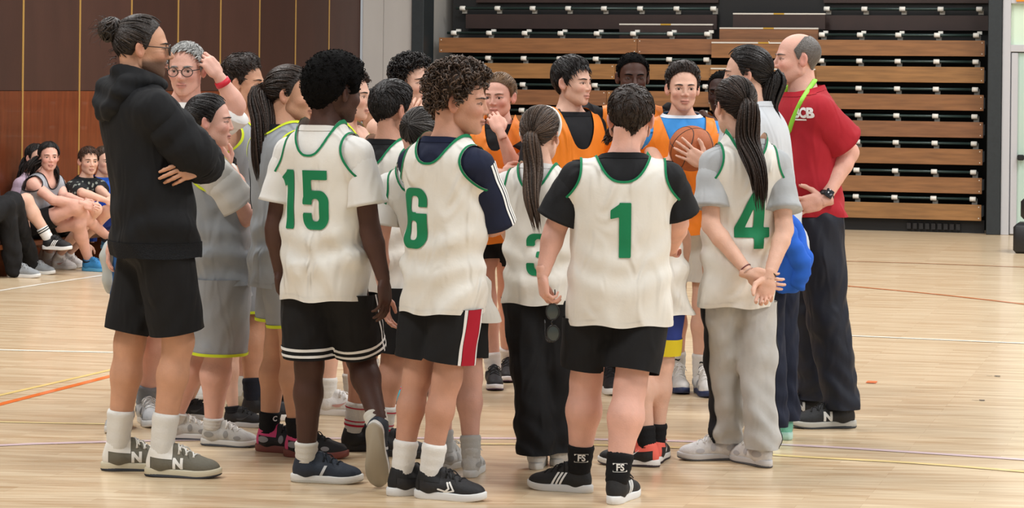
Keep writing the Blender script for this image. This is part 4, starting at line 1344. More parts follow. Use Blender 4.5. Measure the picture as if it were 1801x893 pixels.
    def upper(clear, hem, st=SHIRT_ST, amp=.004, sd=0, delt=True):
        def wr(P, u, v, s):
            fold = np.abs(np.sin(u * 24 + 5 * v + 2.2 * np.sin(s * 4.3 + sd + seed))) * 1.1 - .6 + np.sin(u * 31 - s * 13 + seed) * .45
            low = np.clip(.75 - s, 0, 1.2)
            sag = np.sin((s - .12) * 26 + 3 * np.cos(u * 9 + sd)) * np.exp(-((s - .12) / .22)**2)
            return amp * (fold * (.25 + low * .9) + sag * .9 + waves(P, 16, seed + sd, n=4) * 1.0)
        lo = np.minimum(hc, nb) - .30 * max(1, g); hi = np.maximum(hc, nb) + .30 * max(1, g)
        lo[2] = T.P(hem)[2] - .04; hi[2] = zt
        fl = Field(lo - .03, hi + .03, ch)
        fl.add(T.loft(st, clear, wr=wr, belly=belly), lo, hi, .01)
        if delt:
            for i in range(2):
                s, e = arms[i][0], arms[i][1]
                fl.cone(s, s + (e - s) * .16, .0365 * H * ga + clear, .038 * H * ga + clear, .035)
        return fl.mesh()
    meshes = []
    for ti, tp_ in enumerate(tops):
        t = tp_['t']; hem = tp_.get('hem', -.14 if t == 'tee' else -.2); amp = tp_.get('amp', .0085)
        clear = layer + tp_.get('loose', 0.0)
        mat = cloth(tp_['c'] + t + tp_.get('mat', ''), tp_['c'], var=tp_.get('var', .03), rough=tp_.get('rough', .85), fold=tp_.get('fold', .45 if t == 'jersey' else .25 if t == 'tee' else .3)) if 'material' not in tp_ else tp_['material']
        if t in ('tee', 'hoodie'):
            m = upper(clear, hem, amp=amp, sd=0)
            u, v, s = T.uv(m.v)
            span = T.nb[2] - T.hip[2]
            col_s = np.where(v > 0, tp_.get('nf', .955), tp_.get('nbk', 1.0))
            vv = v / (.04 * H)
            col_s = tp_.get('nf', .955) + (tp_.get('nbk', 1.01) - tp_.get('nf', .955)) * np.clip(.5 - vv * .5, 0, 1)
            fcol = (col_s - s) * span
            fhem = (s - hem) * span + .004 * np.sin(u * 30)
            m2 = clips(m, [fcol, fhem])
            sl = tp_.get('sleeve', .62); ms = [m2]
            for i in range(2):
                s_, e, w = arms[i][:3]
                ins = s_ - rc * (1 if i else -1) * .02 * H
                rr0 = .0415 * H * ga + clear 
                if sl == 'long':
                    p = [s_, s_ + (e - s_) * .2, s_ + (e - s_) * .6, e, e + (w - e) * .5, w]
                    tb = limb_tube(p, [rr0 * .8, rr0 * 1.0, rr0 * 1.0, rr0 * .98, rr0 * .86, rr0 * .62], 34, 20, tp_.get('swr', .004), seed + i)
                else:
                    tb = limb_tube([s_ + (e - s_) * .02, s_ + (e - s_) * sl * .5, s_ + (e - s_) * sl], [rr0 * .82, rr0 * 1.02, rr0 * 1.06, rr0 * tp_.get('flare', 1.12)], 14, 20, .0022, seed + i, 50)
                ms.append(tb)
            full = join(ms)
            o = part('hoodie' if t == 'hoodie' else tp_.get('name', 't_shirt'), full, mat, root)
            res['shirt'] = full; res['shirt_obj'] = o; meshes.append(full)
            # ribbed collar
            cb = clips(m.push(.002), [fcol + .002, tp_.get('cw', .02) - fcol, fhem])
            if len(cb.v) and t == 'tee': subpart('collar', cb, cloth(tp_.get('collar', tp_['c']) + 'rib', tp_.get('collar', tp_['c'])), o, root)
            if tp_.get('stripes'):
                for i in range(2):
                    s_, e, w = arms[i][:3]
                    d = norm(e - s_); out_ = rc * (1 if i else -1); nrm = norm(out_ + UP * .5 - d * ((out_ + UP * .5) @ d)); acr = np.cross(d, nrm)
                    bv = full.bvh()
                    for kx in (-1, 0, 1):
                        g2 = grid2(-.17 * H, .005 * H, -.0055, .0055, .006)
                        pr = project(M(g2.v * np.array([-1, 1, 1]) + np.array([0, kx * .017, 0]), g2.t), s_, d, acr, nrm, bv, .003)
                        if pr is not None: subpart('sleeve_stripe', pr, cloth('stripe_white', 'e9e9e6'), o, root)
            layer = clear + tp_.get('pad', .005)
        elif t == 'jersey':
            cj = clear + .004
            m = upper(cj, hem, amp=amp, sd=0, delt=tp_.get('delt', True))
            u, v, s = T.uv(m.v); span = T.nb[2] - T.hip[2]; SWm = .118 * H * sw * (1 + .4 * (g - 1))
            au = np.abs(u) / SWm
            xa = tp_.get('xa', .70) + .60 * np.clip((.90 - s) / .33, 0, None)**2.3
            slope = .60 * 2.3 / .33 * np.clip((.90 - s) / .33, 0, None)**1.3 * SWm / span
            farm = (xa - au) * SWm / np.sqrt(1 + slope**2)
            un = tp_.get('un', .44); lowb, lowf = tp_.get('nlow', (.80, .72))
            lw = np.where(v > 0, lowf, lowb)
            pw = 2.6
            x = np.clip(au / un, 0, 3)
            sn = lw + (1.03 - lw) * x**pw
            sl_ = (1.03 - lw) * pw * x**(pw - 1) / un / SWm * span
            fneck = (sn - s) * span / np.sqrt(1 + sl_**2)
            fhem = (s - hem) * span + .005 * np.sin(u * 34 + ti)
            ftr = np.minimum(farm, fneck)
            m2 = clips(m, [farm, fneck, fhem])
            o = part(tp_.get('name', 'jersey'), m2, mat, root)
            res['jersey'] = m2; res['jersey_obj'] = o; meshes.append(m2)
            if tp_.get('trim'):
                tw = tp_.get('tw', .0085)
                tm = join([clips(m.push(.0028), [farm, fneck, fhem, tw - farm]), clips(m.push(.0029), [farm, fneck, fhem, tw - fneck])])
                subpart('trim', tm, cloth('trim_' + tp_['trim'], tp_['trim']), o, root)
                if tp_.get('trim2'):
                    tm = join([clips(m.push(.0028), [farm - tw * 1.8, fneck, fhem, tw * 2.6 - farm]), clips(m.push(.0029), [farm, fneck - tw * 1.8, fhem, tw * 2.6 - fneck])])
                    subpart('trim', tm, cloth('trim_' + tp_['trim2'], tp_['trim2']), o, root)
            # stitched hem
            hb = clips(m.push(.0012), [fhem, .018 - fhem, farm, fneck])
            if len(hb.v): subpart('hem_band', hb, mat, o, root)
            for (txt, hgt, su, ss, col, side) in tp_.get('marks', ()):
                s0 = ss; fwd, rgt = facing(T.yaw(s0))
                n = fwd if side == 'f' else -fwd; uu = -rgt if side == 'f' else rgt
                org = T.P(s0) + uu * su
                if txt.isdigit(): tmh = digits_mesh(txt, hgt, .0055, wide=tp_.get('wide', 1.0))
                elif txt == '|': tmh = grid2(-.024, .024, -hgt / 2, hgt / 2, .012)
                else: tmh = text_at(txt, hgt, .02)
                pr = project(tmh, org, uu, UP, n, m2.bvh(), .0035, .6, .45)
                if pr is not None: subpart('number' if (txt.isdigit() or txt == '|') else 'lettering', pr, cloth('print_' + col, col, rough=.6, var=.02, bump=.05), o, root)
            layer = cj + .004
    # --- bottoms
    if bottom:
        b = bottom; t = b['t']; g_ = gl
        cl = .010 + b.get('loose', 0)
        mat = cloth(b['c'] + 'low' + b.get('mat', ''), b['c'], var=b.get('var', .04), rough=b.get('rough', .85), fold=.3)
        pts = np.array(hj + kn + ank + [hc])
        fl = Field(pts.min(0) - .20 * max(1, g), pts.max(0) + np.array([.2, .2, .16]) * max(1, g), ch * 1.05)
        amp = b.get('amp', .004 if t == 'shorts' else .006)
        top_s = .26 if not seated else .3
        lo = hc - .26 * max(1, g); hi = hc + .26 * max(1, g); lo[2] = T.P(-.22)[2]; hi[2] = T.P(top_s)[2]
        st = [(a_, w_ * 1.0, bf * 1.0, bb * 1.02) for a_, w_, bf, bb in BODY_ST]
        fl.add(T.loft(st, .006, belly=belly), lo, hi, .03)
        hemf = b.get('hem', .78)
        for i in range(2):
            def leg(P, i=i):
                d = f_cone(P, hj[i], kn[i], .0545 * H * g_ + cl, (.042 if t == 'shorts' else .038) * H * g_ + cl * (1.5 if t == 'shorts' else 1.0))
                if t != 'shorts':
                    end = ank[i] + UP * b.get('cuff', -.01)
                    d = smin(d, f_cone(P, kn[i], end, .038 * H * g_ + cl, b.get('cuffr', .034) * H * g_ + cl * b.get('cf', 1.0)), .03)
                ax = norm(kn[i] - hj[i])
                al = (P[0] - hj[i][0]) * ax[0] + (P[1] - hj[i][1]) * ax[1] + (P[2] - hj[i][2]) * ax[2]
                wv = waves(P, 20, seed + 40 + i, (1, 1, .35), n=5) * 1.0 + np.sin(P[0] * 60 + P[1] * 45 + 9 * np.sin(P[2] * 6) + i) * .5
                if t != 'shorts':
                    bunch = np.clip(1 - (P[2] - ank[i][2]) / (.30 * H), 0, 1)
                    wv = wv + np.sin(P[2] * 62 + 4 * np.sin(P[0] * 17 + P[1] * 11 + i)) * bunch**2 * 1.1 + np.sin(P[2] * 24 + P[0] * 30 - P[1] * 22 + i) * .6
                return d + amp * wv
            r = .1 * H * g_ + cl
            ends = np.array([hj[i], kn[i]] + ([ank[i]] if t != 'shorts' else []))
            fl.add(leg, ends.min(0) - r, ends.max(0) + r, .018)
        m = fl.mesh()
        # which leg a point belongs to, and how far down it is
        def tpar(i):
            ax = kn[i] - hj[i]; return ((m.v - hj[i]) @ ax) / (ax @ ax)
        dl = [np.linalg.norm(np.cross(m.v - hj[i], norm(kn[i] - hj[i])), axis=1) for i in range(2)]
        tt = np.where(dl[0] < dl[1], tpar(0), tpar(1))
        L = np.linalg.norm(kn[0] - hj[0])
        if t == 'shorts':
            fhem = (hemf - tt) * L
        else:
            fhem = m.v[:, 2] - (min(ank[0][2], ank[1][2]) + b.get('cuff', -.01)) if not seated else np.ones(len(m.v))
        top_cut = T.P(b.get('top', (min([x.get('hem', -.14) for x in tops if x.get('hem', -.14) < .05] or [.2]) + .04)))[2] if not seated else 9.0
        ftop = top_cut - m.v[:, 2]
        m2 = clips(m, [fhem, ftop])
        o = part('shorts' if t == 'shorts' else b.get('name', 'trousers'), m2, mat, root)
        res['bottom'] = m2; res['bottom_obj'] = o
        if b.get('trim'):
            tm = clips(m.push(.003), [fhem, b.get('tw', .013) - fhem, ftop])
            subpart('trim', tm, cloth('trim_' + b['trim'], b['trim']), o, root)
        for (col, t0, t1) in b.get('bands', ()):
            tm = clips(m.push(.003), [fhem - t0, t1 - fhem])
            subpart('band', tm, cloth('trim_' + col, col), o, root)
        sd = b.get('side')
        if sd:   # stripe down the outer seam: list of (colour, half width front, back)
            un_, vn_, _ = T.uv(m.v)
            for (col, w0, w1) in sd:
                lat = np.where(dl[0] < dl[1], -1, 1)
                leg_f = np.zeros(len(m.v)); out_v = np.zeros(len(m.v))
                for i, sg in ((0, -1), (1, 1)):
                    axp = [hj[i], kn[i], ank[i]]
                    z = m.v[:, 2]; zz = np.array([a_[2] for a_ in axp])[::-1]
                    cx = np.stack([np.interp(z, zz, np.array([a_[k_] for a_ in axp])[::-1]) for k_ in range(2)], 1)
                    dd = m.v[:, :2] - cx
                    sel = (dl[0] < dl[1]) if i == 0 else (dl[0] >= dl[1])
                    if t != 'shorts':
                        d0 = [np.hypot(*(m.v[:, :2] - np.stack([np.interp(z, np.array([hj[j][2], kn[j][2], ank[j][2]])[::-1], np.array([hj[j][k_], kn[j][k_], ank[j][k_]])[::-1]) for k_ in range(2)], 1)).T) for j in range(2)]
                        sel = (d0[0] < d0[1]) if i == 0 else (d0[0] >= d0[1])
                    leg_f[sel] = (dd @ fb[:2])[sel]; out_v[sel] = (dd @ (rb[:2] * sg))[sel]
                for sg in (1, -1):
                    tm = clips(m.push(.0028), [leg_f - w0, w1 - leg_f, out_v - .01, fhem, ftop, (dl[0] - dl[1]) * sg])
                    if len(tm.v): subpart('side_stripe', tm, cloth('trim_' + col, col), o, root)
    # --- socks and shoes
    for i in range(2):
        sk = socks[i] if isinstance(socks, (list, tuple)) and isinstance(socks[0], (list, tuple)) else socks
        if sk:
            col, top = sk[0], sk[1]
            a, k_ = ank[i], kn[i]; K = 12
            tq = np.linspace(-.025, top, K)
            p = a + (k_ - a) * tq[:, None]
            cmr = np.interp(np.clip(tq, 0, 1), [0, .25, .68, 1], [.0222 * (1 + .4 * (gl - 1)), .0262 * (1 + .5 * (gl - 1)), .0345 * gl, .033]) * H + .0052
            cmr = cmr + .0012 * np.sin(np.arange(K) * 2.1 + i)
            cmr[-1] -= .003; cmr[0] -= .006
            bk = -fb * .008 * np.clip(tq / .68, 0, 1)[:, None]
            sm = tubes(p + bk, cmr, 22)
            so = part('sock', sm, cloth('sock_' + col, col, bscale=150, bump=.15), root)
            for (c2, t0, t1) in (sk[2] if len(sk) > 2 else ()):
                q0 = np.linspace(t0, t1, 3); rr_ = np.interp(q0, tq, cmr) + .0022
                subpart('sock_band', tubes(a + (k_ - a) * q0[:, None] - fb * .008 * np.clip(q0 / .68, 0, 1)[:, None], rr_, 22, cap=False), cloth('sock_' + c2, c2), so, root)
            if len(sk) > 3:
                for (txt, size, tc_, col2, dirv, box) in sk[3]:
                    n = norm(np.array(dirv, float)); n = norm(n - np.array([0, 0, n[2]])); uu = np.cross(UP, n)
                    org = a + (k_ - a) * tc_
                    bv = sm.bvh()
                    if box:
                        g2 = grid2(-size * .95, size * .95, -size * .62, size * .62, .006)
                        bx_ = clip(g2, np.minimum(rr(g2.v[:, 0], g2.v[:, 1], -size * .9, size * .9, -size * .55, size * .55), -rr(g2.v[:, 0], g2.v[:, 1], -size * .76, size * .76, -size * .43, size * .43)))
                        pr = project(bx_, org, uu, UP, n, bv, .003, .4, .2)
                        if pr is not None: subpart('sock_print', pr, cloth('print_' + col2, col2), so, root)
                    pr = project(text_at(txt, size, .03), org, uu, UP, n, bv, .003, .4, .2)
                    if pr is not None: subpart('sock_print', pr, cloth('print_' + col2, col2), so, root)
        if shoes:
            stl = SHOES[shoes] if isinstance(shoes, str) else SHOES[shoes[i]]
            so = None
            for nm, me, mt in stl:
                if so is None: so = obj('shoe', me, None, root, shoem[i])
                else: obj(nm, me, None, so)
    return res
# ------------------------------------------------------------------ the cast
shoe_style('olive_court', '6b675a', 'cfc6ac', 'eceae4', 'N', 'f0eee8', out='1d1d20', trim='e6e3db')
shoe_style('navy_runner', '1f2937', 'dedcd6', '18202b', 'band', 'cfd2d4', out='a99f8d')
shoe_style('silver_runner', 'b9b7b2', 'd3d1cc', 'e8e6e2', 'panels', '8d8b88', out='3a3a3c')
shoe_style('silver_dark', 'aeb0b2', 'd6d6d4', 'e9e9e7', 'panels', '6d7176')
shoe_style('beige_low', 'a69b84', '8f8770', 'b5ab95')
shoe_style('black_runner', '17171a', 'c9c9c9', '101012', 'swoosh', '3a3a3e')
shoe_style('black_stripe', '19191b', 'e4e4e2', '101012', 'stripes', 'f0f0ee')
shoe_style('black_boost', '1a1a1e', 'e8e8e6', '101012', 'stripes', '3a3a40')
shoe_style('black_air', '17161a', '7c4038', '151517', 'panels', '8f8e93', trim='d6457a')
shoe_style('black_knit', '1b1b1d', '19191b', '111113', None)
shoe_style('black_loop', '1f1f22', 'e3e3e1', '131315', 'loop', 'f2f2f0', trim='121214')
shoe_style('grey_high', 'c2c1bd', 'd2d1cd', 'cfceca', 'panels', 'a3a29f', high=.03)
shoe_style('turquoise', '1f93a3', '16303a', 'd6315e', 'panels', '12343c', out='0f1a1e')
shoe_style('purple_black', '1b191d', 'e0dee0', '121214', None, out='4b3146')
shoe_style('white_tab', 'd2cfc8', 'c9c6bf', 'dcdad4', 'heeltab', '2c2c30')
shoe_style('blue_white', 'c9d0d6', '4f86b4', 'e6e8ea', 'panels', '6c94b8')
shoe_style('pink_black', '1c1a1d', 'e6e3df', 'e8604f', 'swoosh', 'e9e2de', out='2a1a1c', trim='ee6a5a')
shoe_style('white_high', 'dddcd8', '28365c', 'e6e5e1', 'panels', 'a6a7aa', high=.035, trim='3a3b40')
shoe_style('white_chunky', 'd9d7d6', 'cbc9c8', 'e6e5e3', 'panels', 'b9b8bc', out='4a4745')
shoe_style('mint', '7fc7b0', 'bfe0d4', '9fd6c4', None)
shoe_style('pink', 'f0707c', 'f08a80', 'f3a07c', 'panels', 'f2a55e')
shoe_style('coach_black', '1c1d20', 'b7b4ac', '17181a', 'N', 'd9d9d6', out='2a2a2a')
shoe_style('grey_runner', '8b8f92', 'd9d8d4', '9a9da0', None)
shoe_style('white_runner', 'dedcda', 'e3e1de', 'e6e4e2', 'swoosh', 'c79a92')
shoe_style('blue_runner', '2f7fb8', '57a2d0', '3a88bf', None)
shoe_style('white_black', 'd7d6d2', 'd9d8d4', '1a1a1c', 'panels', '26262a')

GR, NEON, WH, OR, GY = '1c7a50', 'd3e336', 'dedbd3', 'ee8420', '989ca0'
def white(num=None, su=0.0, ss=.42, hgt=.24, **k):
    return dict(dict(t='jersey', c=WH, mat='jw', trim=GR, hem=-.27, rough=.6, sheen=.0, marks=[(num, hgt, su, ss, GR, 'b')] if num else []), **k)
def grey(**k): return dict(dict(t='jersey', c=GY, trim=NEON, hem=-.16, rough=.65, tw=.009), **k)
def bib(**k): return dict(dict(t='jersey', c=OR, hem=-.20, rough=.55, un=.40, nlow=(.78, .70), xa=.72, amp=.0055), **k)
def tee(c, **k): return dict(dict(t='tee', c=c), **k)
def shorts(c, **k): return dict(dict(t='shorts', c=c, hem=.86), **k)

# -- man in the black hoodie, far left
P1 = person('man with a hair bun in black hoodie and shorts, arms crossed, far left', 1.80, 112, [(246, 826, 98), (322, 838, 84)], (253, 86, 98, 0), 'olive',
    dict(s='bun', c='manbun', tie=(0, -.104, .066), top=.016, side=.012, off=(6, 0, 0)), 'man', tyaw=120, hip=(276, 450), hh=.232, sw=1.08, g=1.10, gl=.96, knees=((228, 602, .06), (314, 600, -.05)), beard=.8,
    tops=[dict(t='hoodie', c='0f1013', sleeve='long', hem=-.12, loose=.006, nf=.98, nbk=1.03, swr=.005, mat='', var=.08, amp=.006)],
    bottom=shorts('111113', hem=.90, loose=.014), socks=('dcdad4', .36), shoes='olive_court', glasses='1c1a1a',
    armR=((336, 268, -.16), (358, 274, .06), (360, 262, .16), 'fist'), armL=((352, 282, .14), (352, 287, -.14), (320, 301, -.20), 'relax', (0, 1, 0)))
def hood(P, mat):
    nb, fc, rc, HR = P['nb'], P['fc'], P['rc'], P['HR']
    f = Field(nb - .24, nb + .22, .010)
    pts = []
    for a in np.linspace(0, 2 * math.pi, 15):
        pts.append(nb + fc * (.012 + .080 * math.cos(a)) + rc * .088 * math.sin(a) + UP * (.012 - .028 * math.cos(a)))
    for a, b in zip(pts[:-1], pts[1:]): f.cone(a, b, .026, .026, .02)
    for k, (w, z, r) in enumerate(((.10, -.015, .030), (.095, -.055, .034), (.07, -.095, .034), (.035, -.125, .028))):
        c = nb - fc * (.085 + .012 * k) + UP * z
        f.cone(c - rc * w, c + rc * w, r, r, .03)
        f.cone(c - rc * w, c - rc * w * 1.15 + fc * (.07 - .012 * k) + UP * .02, r, r * .8, .03); f.cone(c + rc * w, c + rc * w * 1.15 + fc * (.07 - .012 * k) + UP * .02, r, r * .8, .03)
    m = f.mesh(); m.v = m.v + m.normals() * (.0035 * np.sin(m.v[:, 2] * 85 + m.v[:, 0] * 25))[:, None]
    return m
subpart('hood', hood(P1, None), MATS['cloth_0f1013hoodie'], P1['shirt_obj'], P1['root'])
u_, v_, s_ = P1['T'].uv(P1['shirt'].v)
wb = clips(P1['shirt'].push(.003), [(s_ + .12), (-.02 - s_), .28 - np.abs(u_)])
subpart('waistband', wb, cloth('rib_black', '17181b', bscale=200, bump=.6), P1['shirt_obj'], P1['root'])

# -- older man behind him, hand on his head
P2 = person('grey-haired man in round glasses and white shirt with one hand raised to his head', 1.72, 5, [(262, 746, 20), (210, 756, -5)], (327, 123, -8, 4), 'pink',
    dict(s='short', c='grey', top=.016, side=.008, fringe=.030, fringe_dir=(.5, .6, -.4), mess=.3, off=(6, 0, 0)), 'elder', hip=(272, 450), hh=.222, sw=1.05,
    tops=[tee('e2e0dc', hem=-.2)], bottom=shorts('35659f', hem=1.02), socks=('7e8288', .22), shoes='silver_dark', glasses='23201f', q=.9,
    armL=((416, 186, .02), (385, 134, -.03), (352, 90, -.05), 'grip', (-.6, .6, -.2)), armR=((232, 330, .02), (202, 412, -.04)))
w, e = P2['arms'][0][2], P2['arms'][0][1]; d = norm(w - e); a_ = norm(np.cross(d, UP)); part('wristband', tubes(np.array([w - d * .045, w - d * .02]), np.array([.036, .034]), 16), plain('red_band', 'cf2036', .5), P2['root'])

# -- girl in grey, hair pulled back, in front
P3 = person('short girl with dark pulled-back hair in grey jersey over white tee beside the black hoodie', 1.49, 100, [(338, 772, 95), (404, 784, 78)], (370, 214, 92), 'pink',
    dict(s='pony', c='black', tie=(0, -.105, .06), top=.013, side=.010), 'girl', tyaw=112, hip=(388, 480), g=1.24, sw=1.08,
    tops=[tee('d9d7d2', sleeve=.72), grey(hem=-.16, delt=False)], bottom=shorts('9a9da1', trim=NEON, hem=1.05, loose=.02), socks=('cfcdc8', .13), shoes='silver_runner',
    armR=((430, 382, -.10), (418, 345, .20), None, 'fist'), armL=((418, 330, .30), (398, 292, .10), (382, 262, .08), 'relax', (.3, .8, -.2)))
# -- tall boy in grey behind her
P4 = person('boy with swept black hair in grey jersey with small yellow lettering, behind the short girl', 1.70, 78, [(524, 714, 82), (476, 737, 78)], (430, 148, 76), 'olive',
    dict(s='short', c='darkbrown', top=.036, side=.008, quiff=.014, fringe=.022, fringe_dir=(.2, 1, .1), len=.05, lift=.012, mess=.6), 'boy', tyaw=62, hip=(450, 420), hh=.222,
    tops=[grey(hem=-.2, tw=.010, marks=[('SPALDING', .028, .02, .74, NEON, 'f'), ('C', .055, -.035, .58, '26282c', 'f'), ('A', .055, .0, .47, '26282c', 'f')])],
    bottom=shorts('9a9da1', trim=NEON, hem=1.0, loose=.014), socks=('22252f', .26), shoes='black_boost', q=.9,
    armR=((415, 330, -.14), (440, 400, .02)), armL=((490, 330, .1), (500, 400, .1)))
# -- players mostly hidden on the left
X2 = person('player in grey almost hidden behind the boy with swept hair, beige shoes showing', 1.22, 85, [(470, 706, 85), (438, 719, 100)], (425, 318, 90), 'tan',
    dict(s='short', c='black'), 'boy', tops=[grey()], bottom=shorts('9a9da1', trim=NEON, hem=.95), socks=('c9c6bd', .34), shoes='beige_low', q=.5, hip=(432, 500))
X3 = person('player almost hidden behind the short girl, black running shoes showing', 1.22, 80, [(352, 736, 70), (432, 750, 76)], (392, 318, 80), 'fair',
    dict(s='short', c='black'), 'boy', tops=[grey()], bottom=shorts('9a9da1', trim=NEON), socks=('1c1c20', .1), shoes='black_runner', q=.5, hip=(400, 480))
X4 = person('player hidden behind the man in the hoodie, blue and white shoes showing', 1.36, 40, [(350, 700, 20), (268, 694, 30)], (300, 232, 40), 'fair',
    dict(s='short', c='brown'), 'boy', tops=[tee('c9cbd0')], bottom=shorts('9a9da1'), socks=('d9d7d2', .2), shoes=('white_black', 'blue_white'), q=.5)
# -- girl with the long ponytail
P5 = person('girl with long brown ponytail in grey jersey with black number one, beside number fifteen', 1.61, 98, [(503, 795, 72), (556, 804, 80)], (512, 168, 82), 'olive',
    dict(s='pony', c='darkbrown', tie=(0, -.105, .022), top=.016, side=.011), 'girl', tyaw=128, hip=(500, 470),
    tail=dict(p=[(464, 215, -.05), (461, 280, -.08), (468, 345, -.08)], w=.052, n=150),
    tops=[tee('1a1b1e', sleeve=.1, hem=.3, nbk=1.0), grey(hem=-.24, nlow=(.93, .8), marks=[('|', .17, -.085, .50, '1b1c20', 'b')])], bottom=shorts('9a9da1', trim=NEON, hem=.72, loose=.012),
    socks=('17171a', .24, (), [('C', .03, .17, 'e8e6e6', (.6, -1, 0), True)]), shoes='black_air', armR=((548, 380, .02), (572, 352, .26), None, 'fist'), armL=((540, 360, .3), (560, 330, .3)))

# -- number 15
P6 = person('boy with round afro in white jersey number 15 seen from behind, one heel lifted', 1.66, 152, [(575, 848, 84), (664, 860, 172, 68, .028)], (592, 163, 128, 4), 'dark',
    dict(s='afro', c='ink', top=.052, side=.044, off=(-4, 0, 0)), 'boy', tyaw=156, hip=(574, 470), hh=.225, g=.95, sw=.93, nbo=(-14, 4),
    tops=[tee('dcdad5', sleeve=.66, flare=1.22), white('15', su=-.030, ss=.47, hgt=.225, wide=.82)],
    bottom=shorts('121214', hem=.92, loose=.014, bands=[('e4e4e2', .012, .022), ('e4e4e2', .036, .047)], side=[('e4e4e2', .012, .022), ('e4e4e2', .045, .055)]),
    socks=('d2cec4', .20), shoes='navy_runner', knees=(None, (634, 628, .10)),
    armL=((484, 402, .03), (492, 476, .06)), armR=((652, 408, -.10), (675, 492, -.12), (678, 540, -.13)))
P7 = person('curly-haired boy resting his chin on a fist behind number 15', 1.64, 70, [(648, 722, 70), (604, 730, 76)], (617, 170, 72), 'fair',
    dict(s='curly', c='darkbrown', top=.022, side=.012), 'boy', q=.8, tops=[grey()], bottom=shorts('9a9da1', trim=NEON), socks=('dedcd6', .25), shoes='white_runner',
    armR=((655, 318, -.10), (645, 250, .0), (626, 216, .04), 'fist', (-.7, .6, 0)), armL=((650, 330, .2), (640, 300, .2)))
P8 = person('boy in blue shirt whose face shows between number 15 and the short-haired player', 1.55, 25, [(690, 688, 20), (655, 692, 10)], (659, 203, 25), 'olive',
    dict(s='short', c='black', fringe=.03), 'boy', q=.7, tops=[tee('2f4da0'), grey()], bottom=shorts('9a9da1'), socks=('dedcd6', .25), shoes='white_runner')
P9 = person('boy with short dark hair in white jersey over black tee, between numbers 15 and 6', 1.58, 140, [(654, 792, 95), (702, 802, 70)], (692, 196, 128, 6), 'tan',
    dict(s='short', c='black', top=.024, side=.012, mess=.3, len=.05, off=(0, -3, 0)), 'boy', tyaw=146, hip=(686, 470), hh=.222, g=.93,
    tops=[tee('17181b'), white(su=0, un=.44)], bottom=shorts('131315', hem=1.0, loose=.018), socks=('d6d4ce', .36, (('b5253a', .08, .105), ('b5253a', .135, .15), ('b5253a', .29, .305))), shoes='black_knit',
    armR=((748, 330, .05), (735, 262, .28), (728, 238, .28), 'fist'), armL=((640, 350, .1), (690, 320, .3)))
P10 = person('tall curly-haired boy touching his mouth, turquoise shoes with pink laces', 1.72, 30, [(733, 690, 30), (707, 712, 12)], (726, 146, 48), 'fair',
    dict(s='curly', c='black', top=.036, side=.014, size=.010), 'boy', hip=(722, 420), tops=[grey(tw=.011, nlow=(.85, .82))], bottom=shorts('1a1a1d', hem=1.0), socks=('dcdad6', .26), shoes='turquoise', q=.9,
    armR=((690, 300, -.1), (716, 225, -.16), (736, 186, -.15), 'relax', (0, 1, 0)), armL=((775, 300, .1), (760, 240, .0)))
X5 = person('short dark-haired player half hidden behind number 6, grey high-top shoes', 1.42, 150, [(797, 822, 150), (833, 832, 172)], (743, 240, 150), 'pink',
    dict(s='pony', c='streak', tie=(0, -.105, .05)), 'girl', q=.6, hip=(795, 480), tops=[tee('d9d7d2'), white()], bottom=shorts('121214', hem=.8), socks=('b9b8b4', .28), shoes='grey_high')
# -- number 6
P11 = person('curly brown-haired boy in white jersey number 6 over a navy tee with white sleeve stripes', 1.64, 138, [(742, 868, 112), (792, 878, 74)], (810, 181, 82, 2), 'tan',
    dict(s='curly', c='ash', top=.048, side=.026, size=.011, off=(-8, -2, 0)), 'boy', tyaw=146, hip=(783, 480), hh=.234, g=.90, sw=.98, nbo=(-14, 2),
    tops=[tee('161d35', sleeve=.98, stripes=True, flare=1.15), white('6', su=-.055, ss=.40, hgt=.225, nlow=(.82, .74), un=.46, hem=-.31)],
    bottom=shorts('131315', hem=.83, loose=.012, side=[('a51f30', -.034, .034), ('e4e2df', -.046, -.036), ('e4e2df', .036, .046)]), socks=('e2e0db', .34), shoes='black_loop',
    armR=((872, 396, .0), (845, 404, .20), None, 'fist'), armL=((850, 395, .34), (835, 415, .12), (840, 418, .02), 'fist'))
# -- girl with hand on her nose
P12 = person('girl in orange bib over black tee pinching her nose, behind number 6', 1.62, -8, [(893, 668, 0), (869, 682, 4)], (878, 170, -22, 4), 'pink',
    dict(s='pony', c='lightbrown', tie=(0, -.10, .05), top=.014, side=.012), 'girl', q=.85, hip=(868, 420), tops=[tee('16171a', sleeve=.55), bib()], bottom=shorts('17171a', hem=.5), socks=('dddbd8', .24), shoes='purple_black',
    armL=((906, 300, -.12), (880, 232, -.20), (866, 198, -.17), 'grip', (-.3, .9, 0)), armR=((835, 300, -.05), (885, 306, -.22), (920, 303, -.2), 'relax'))
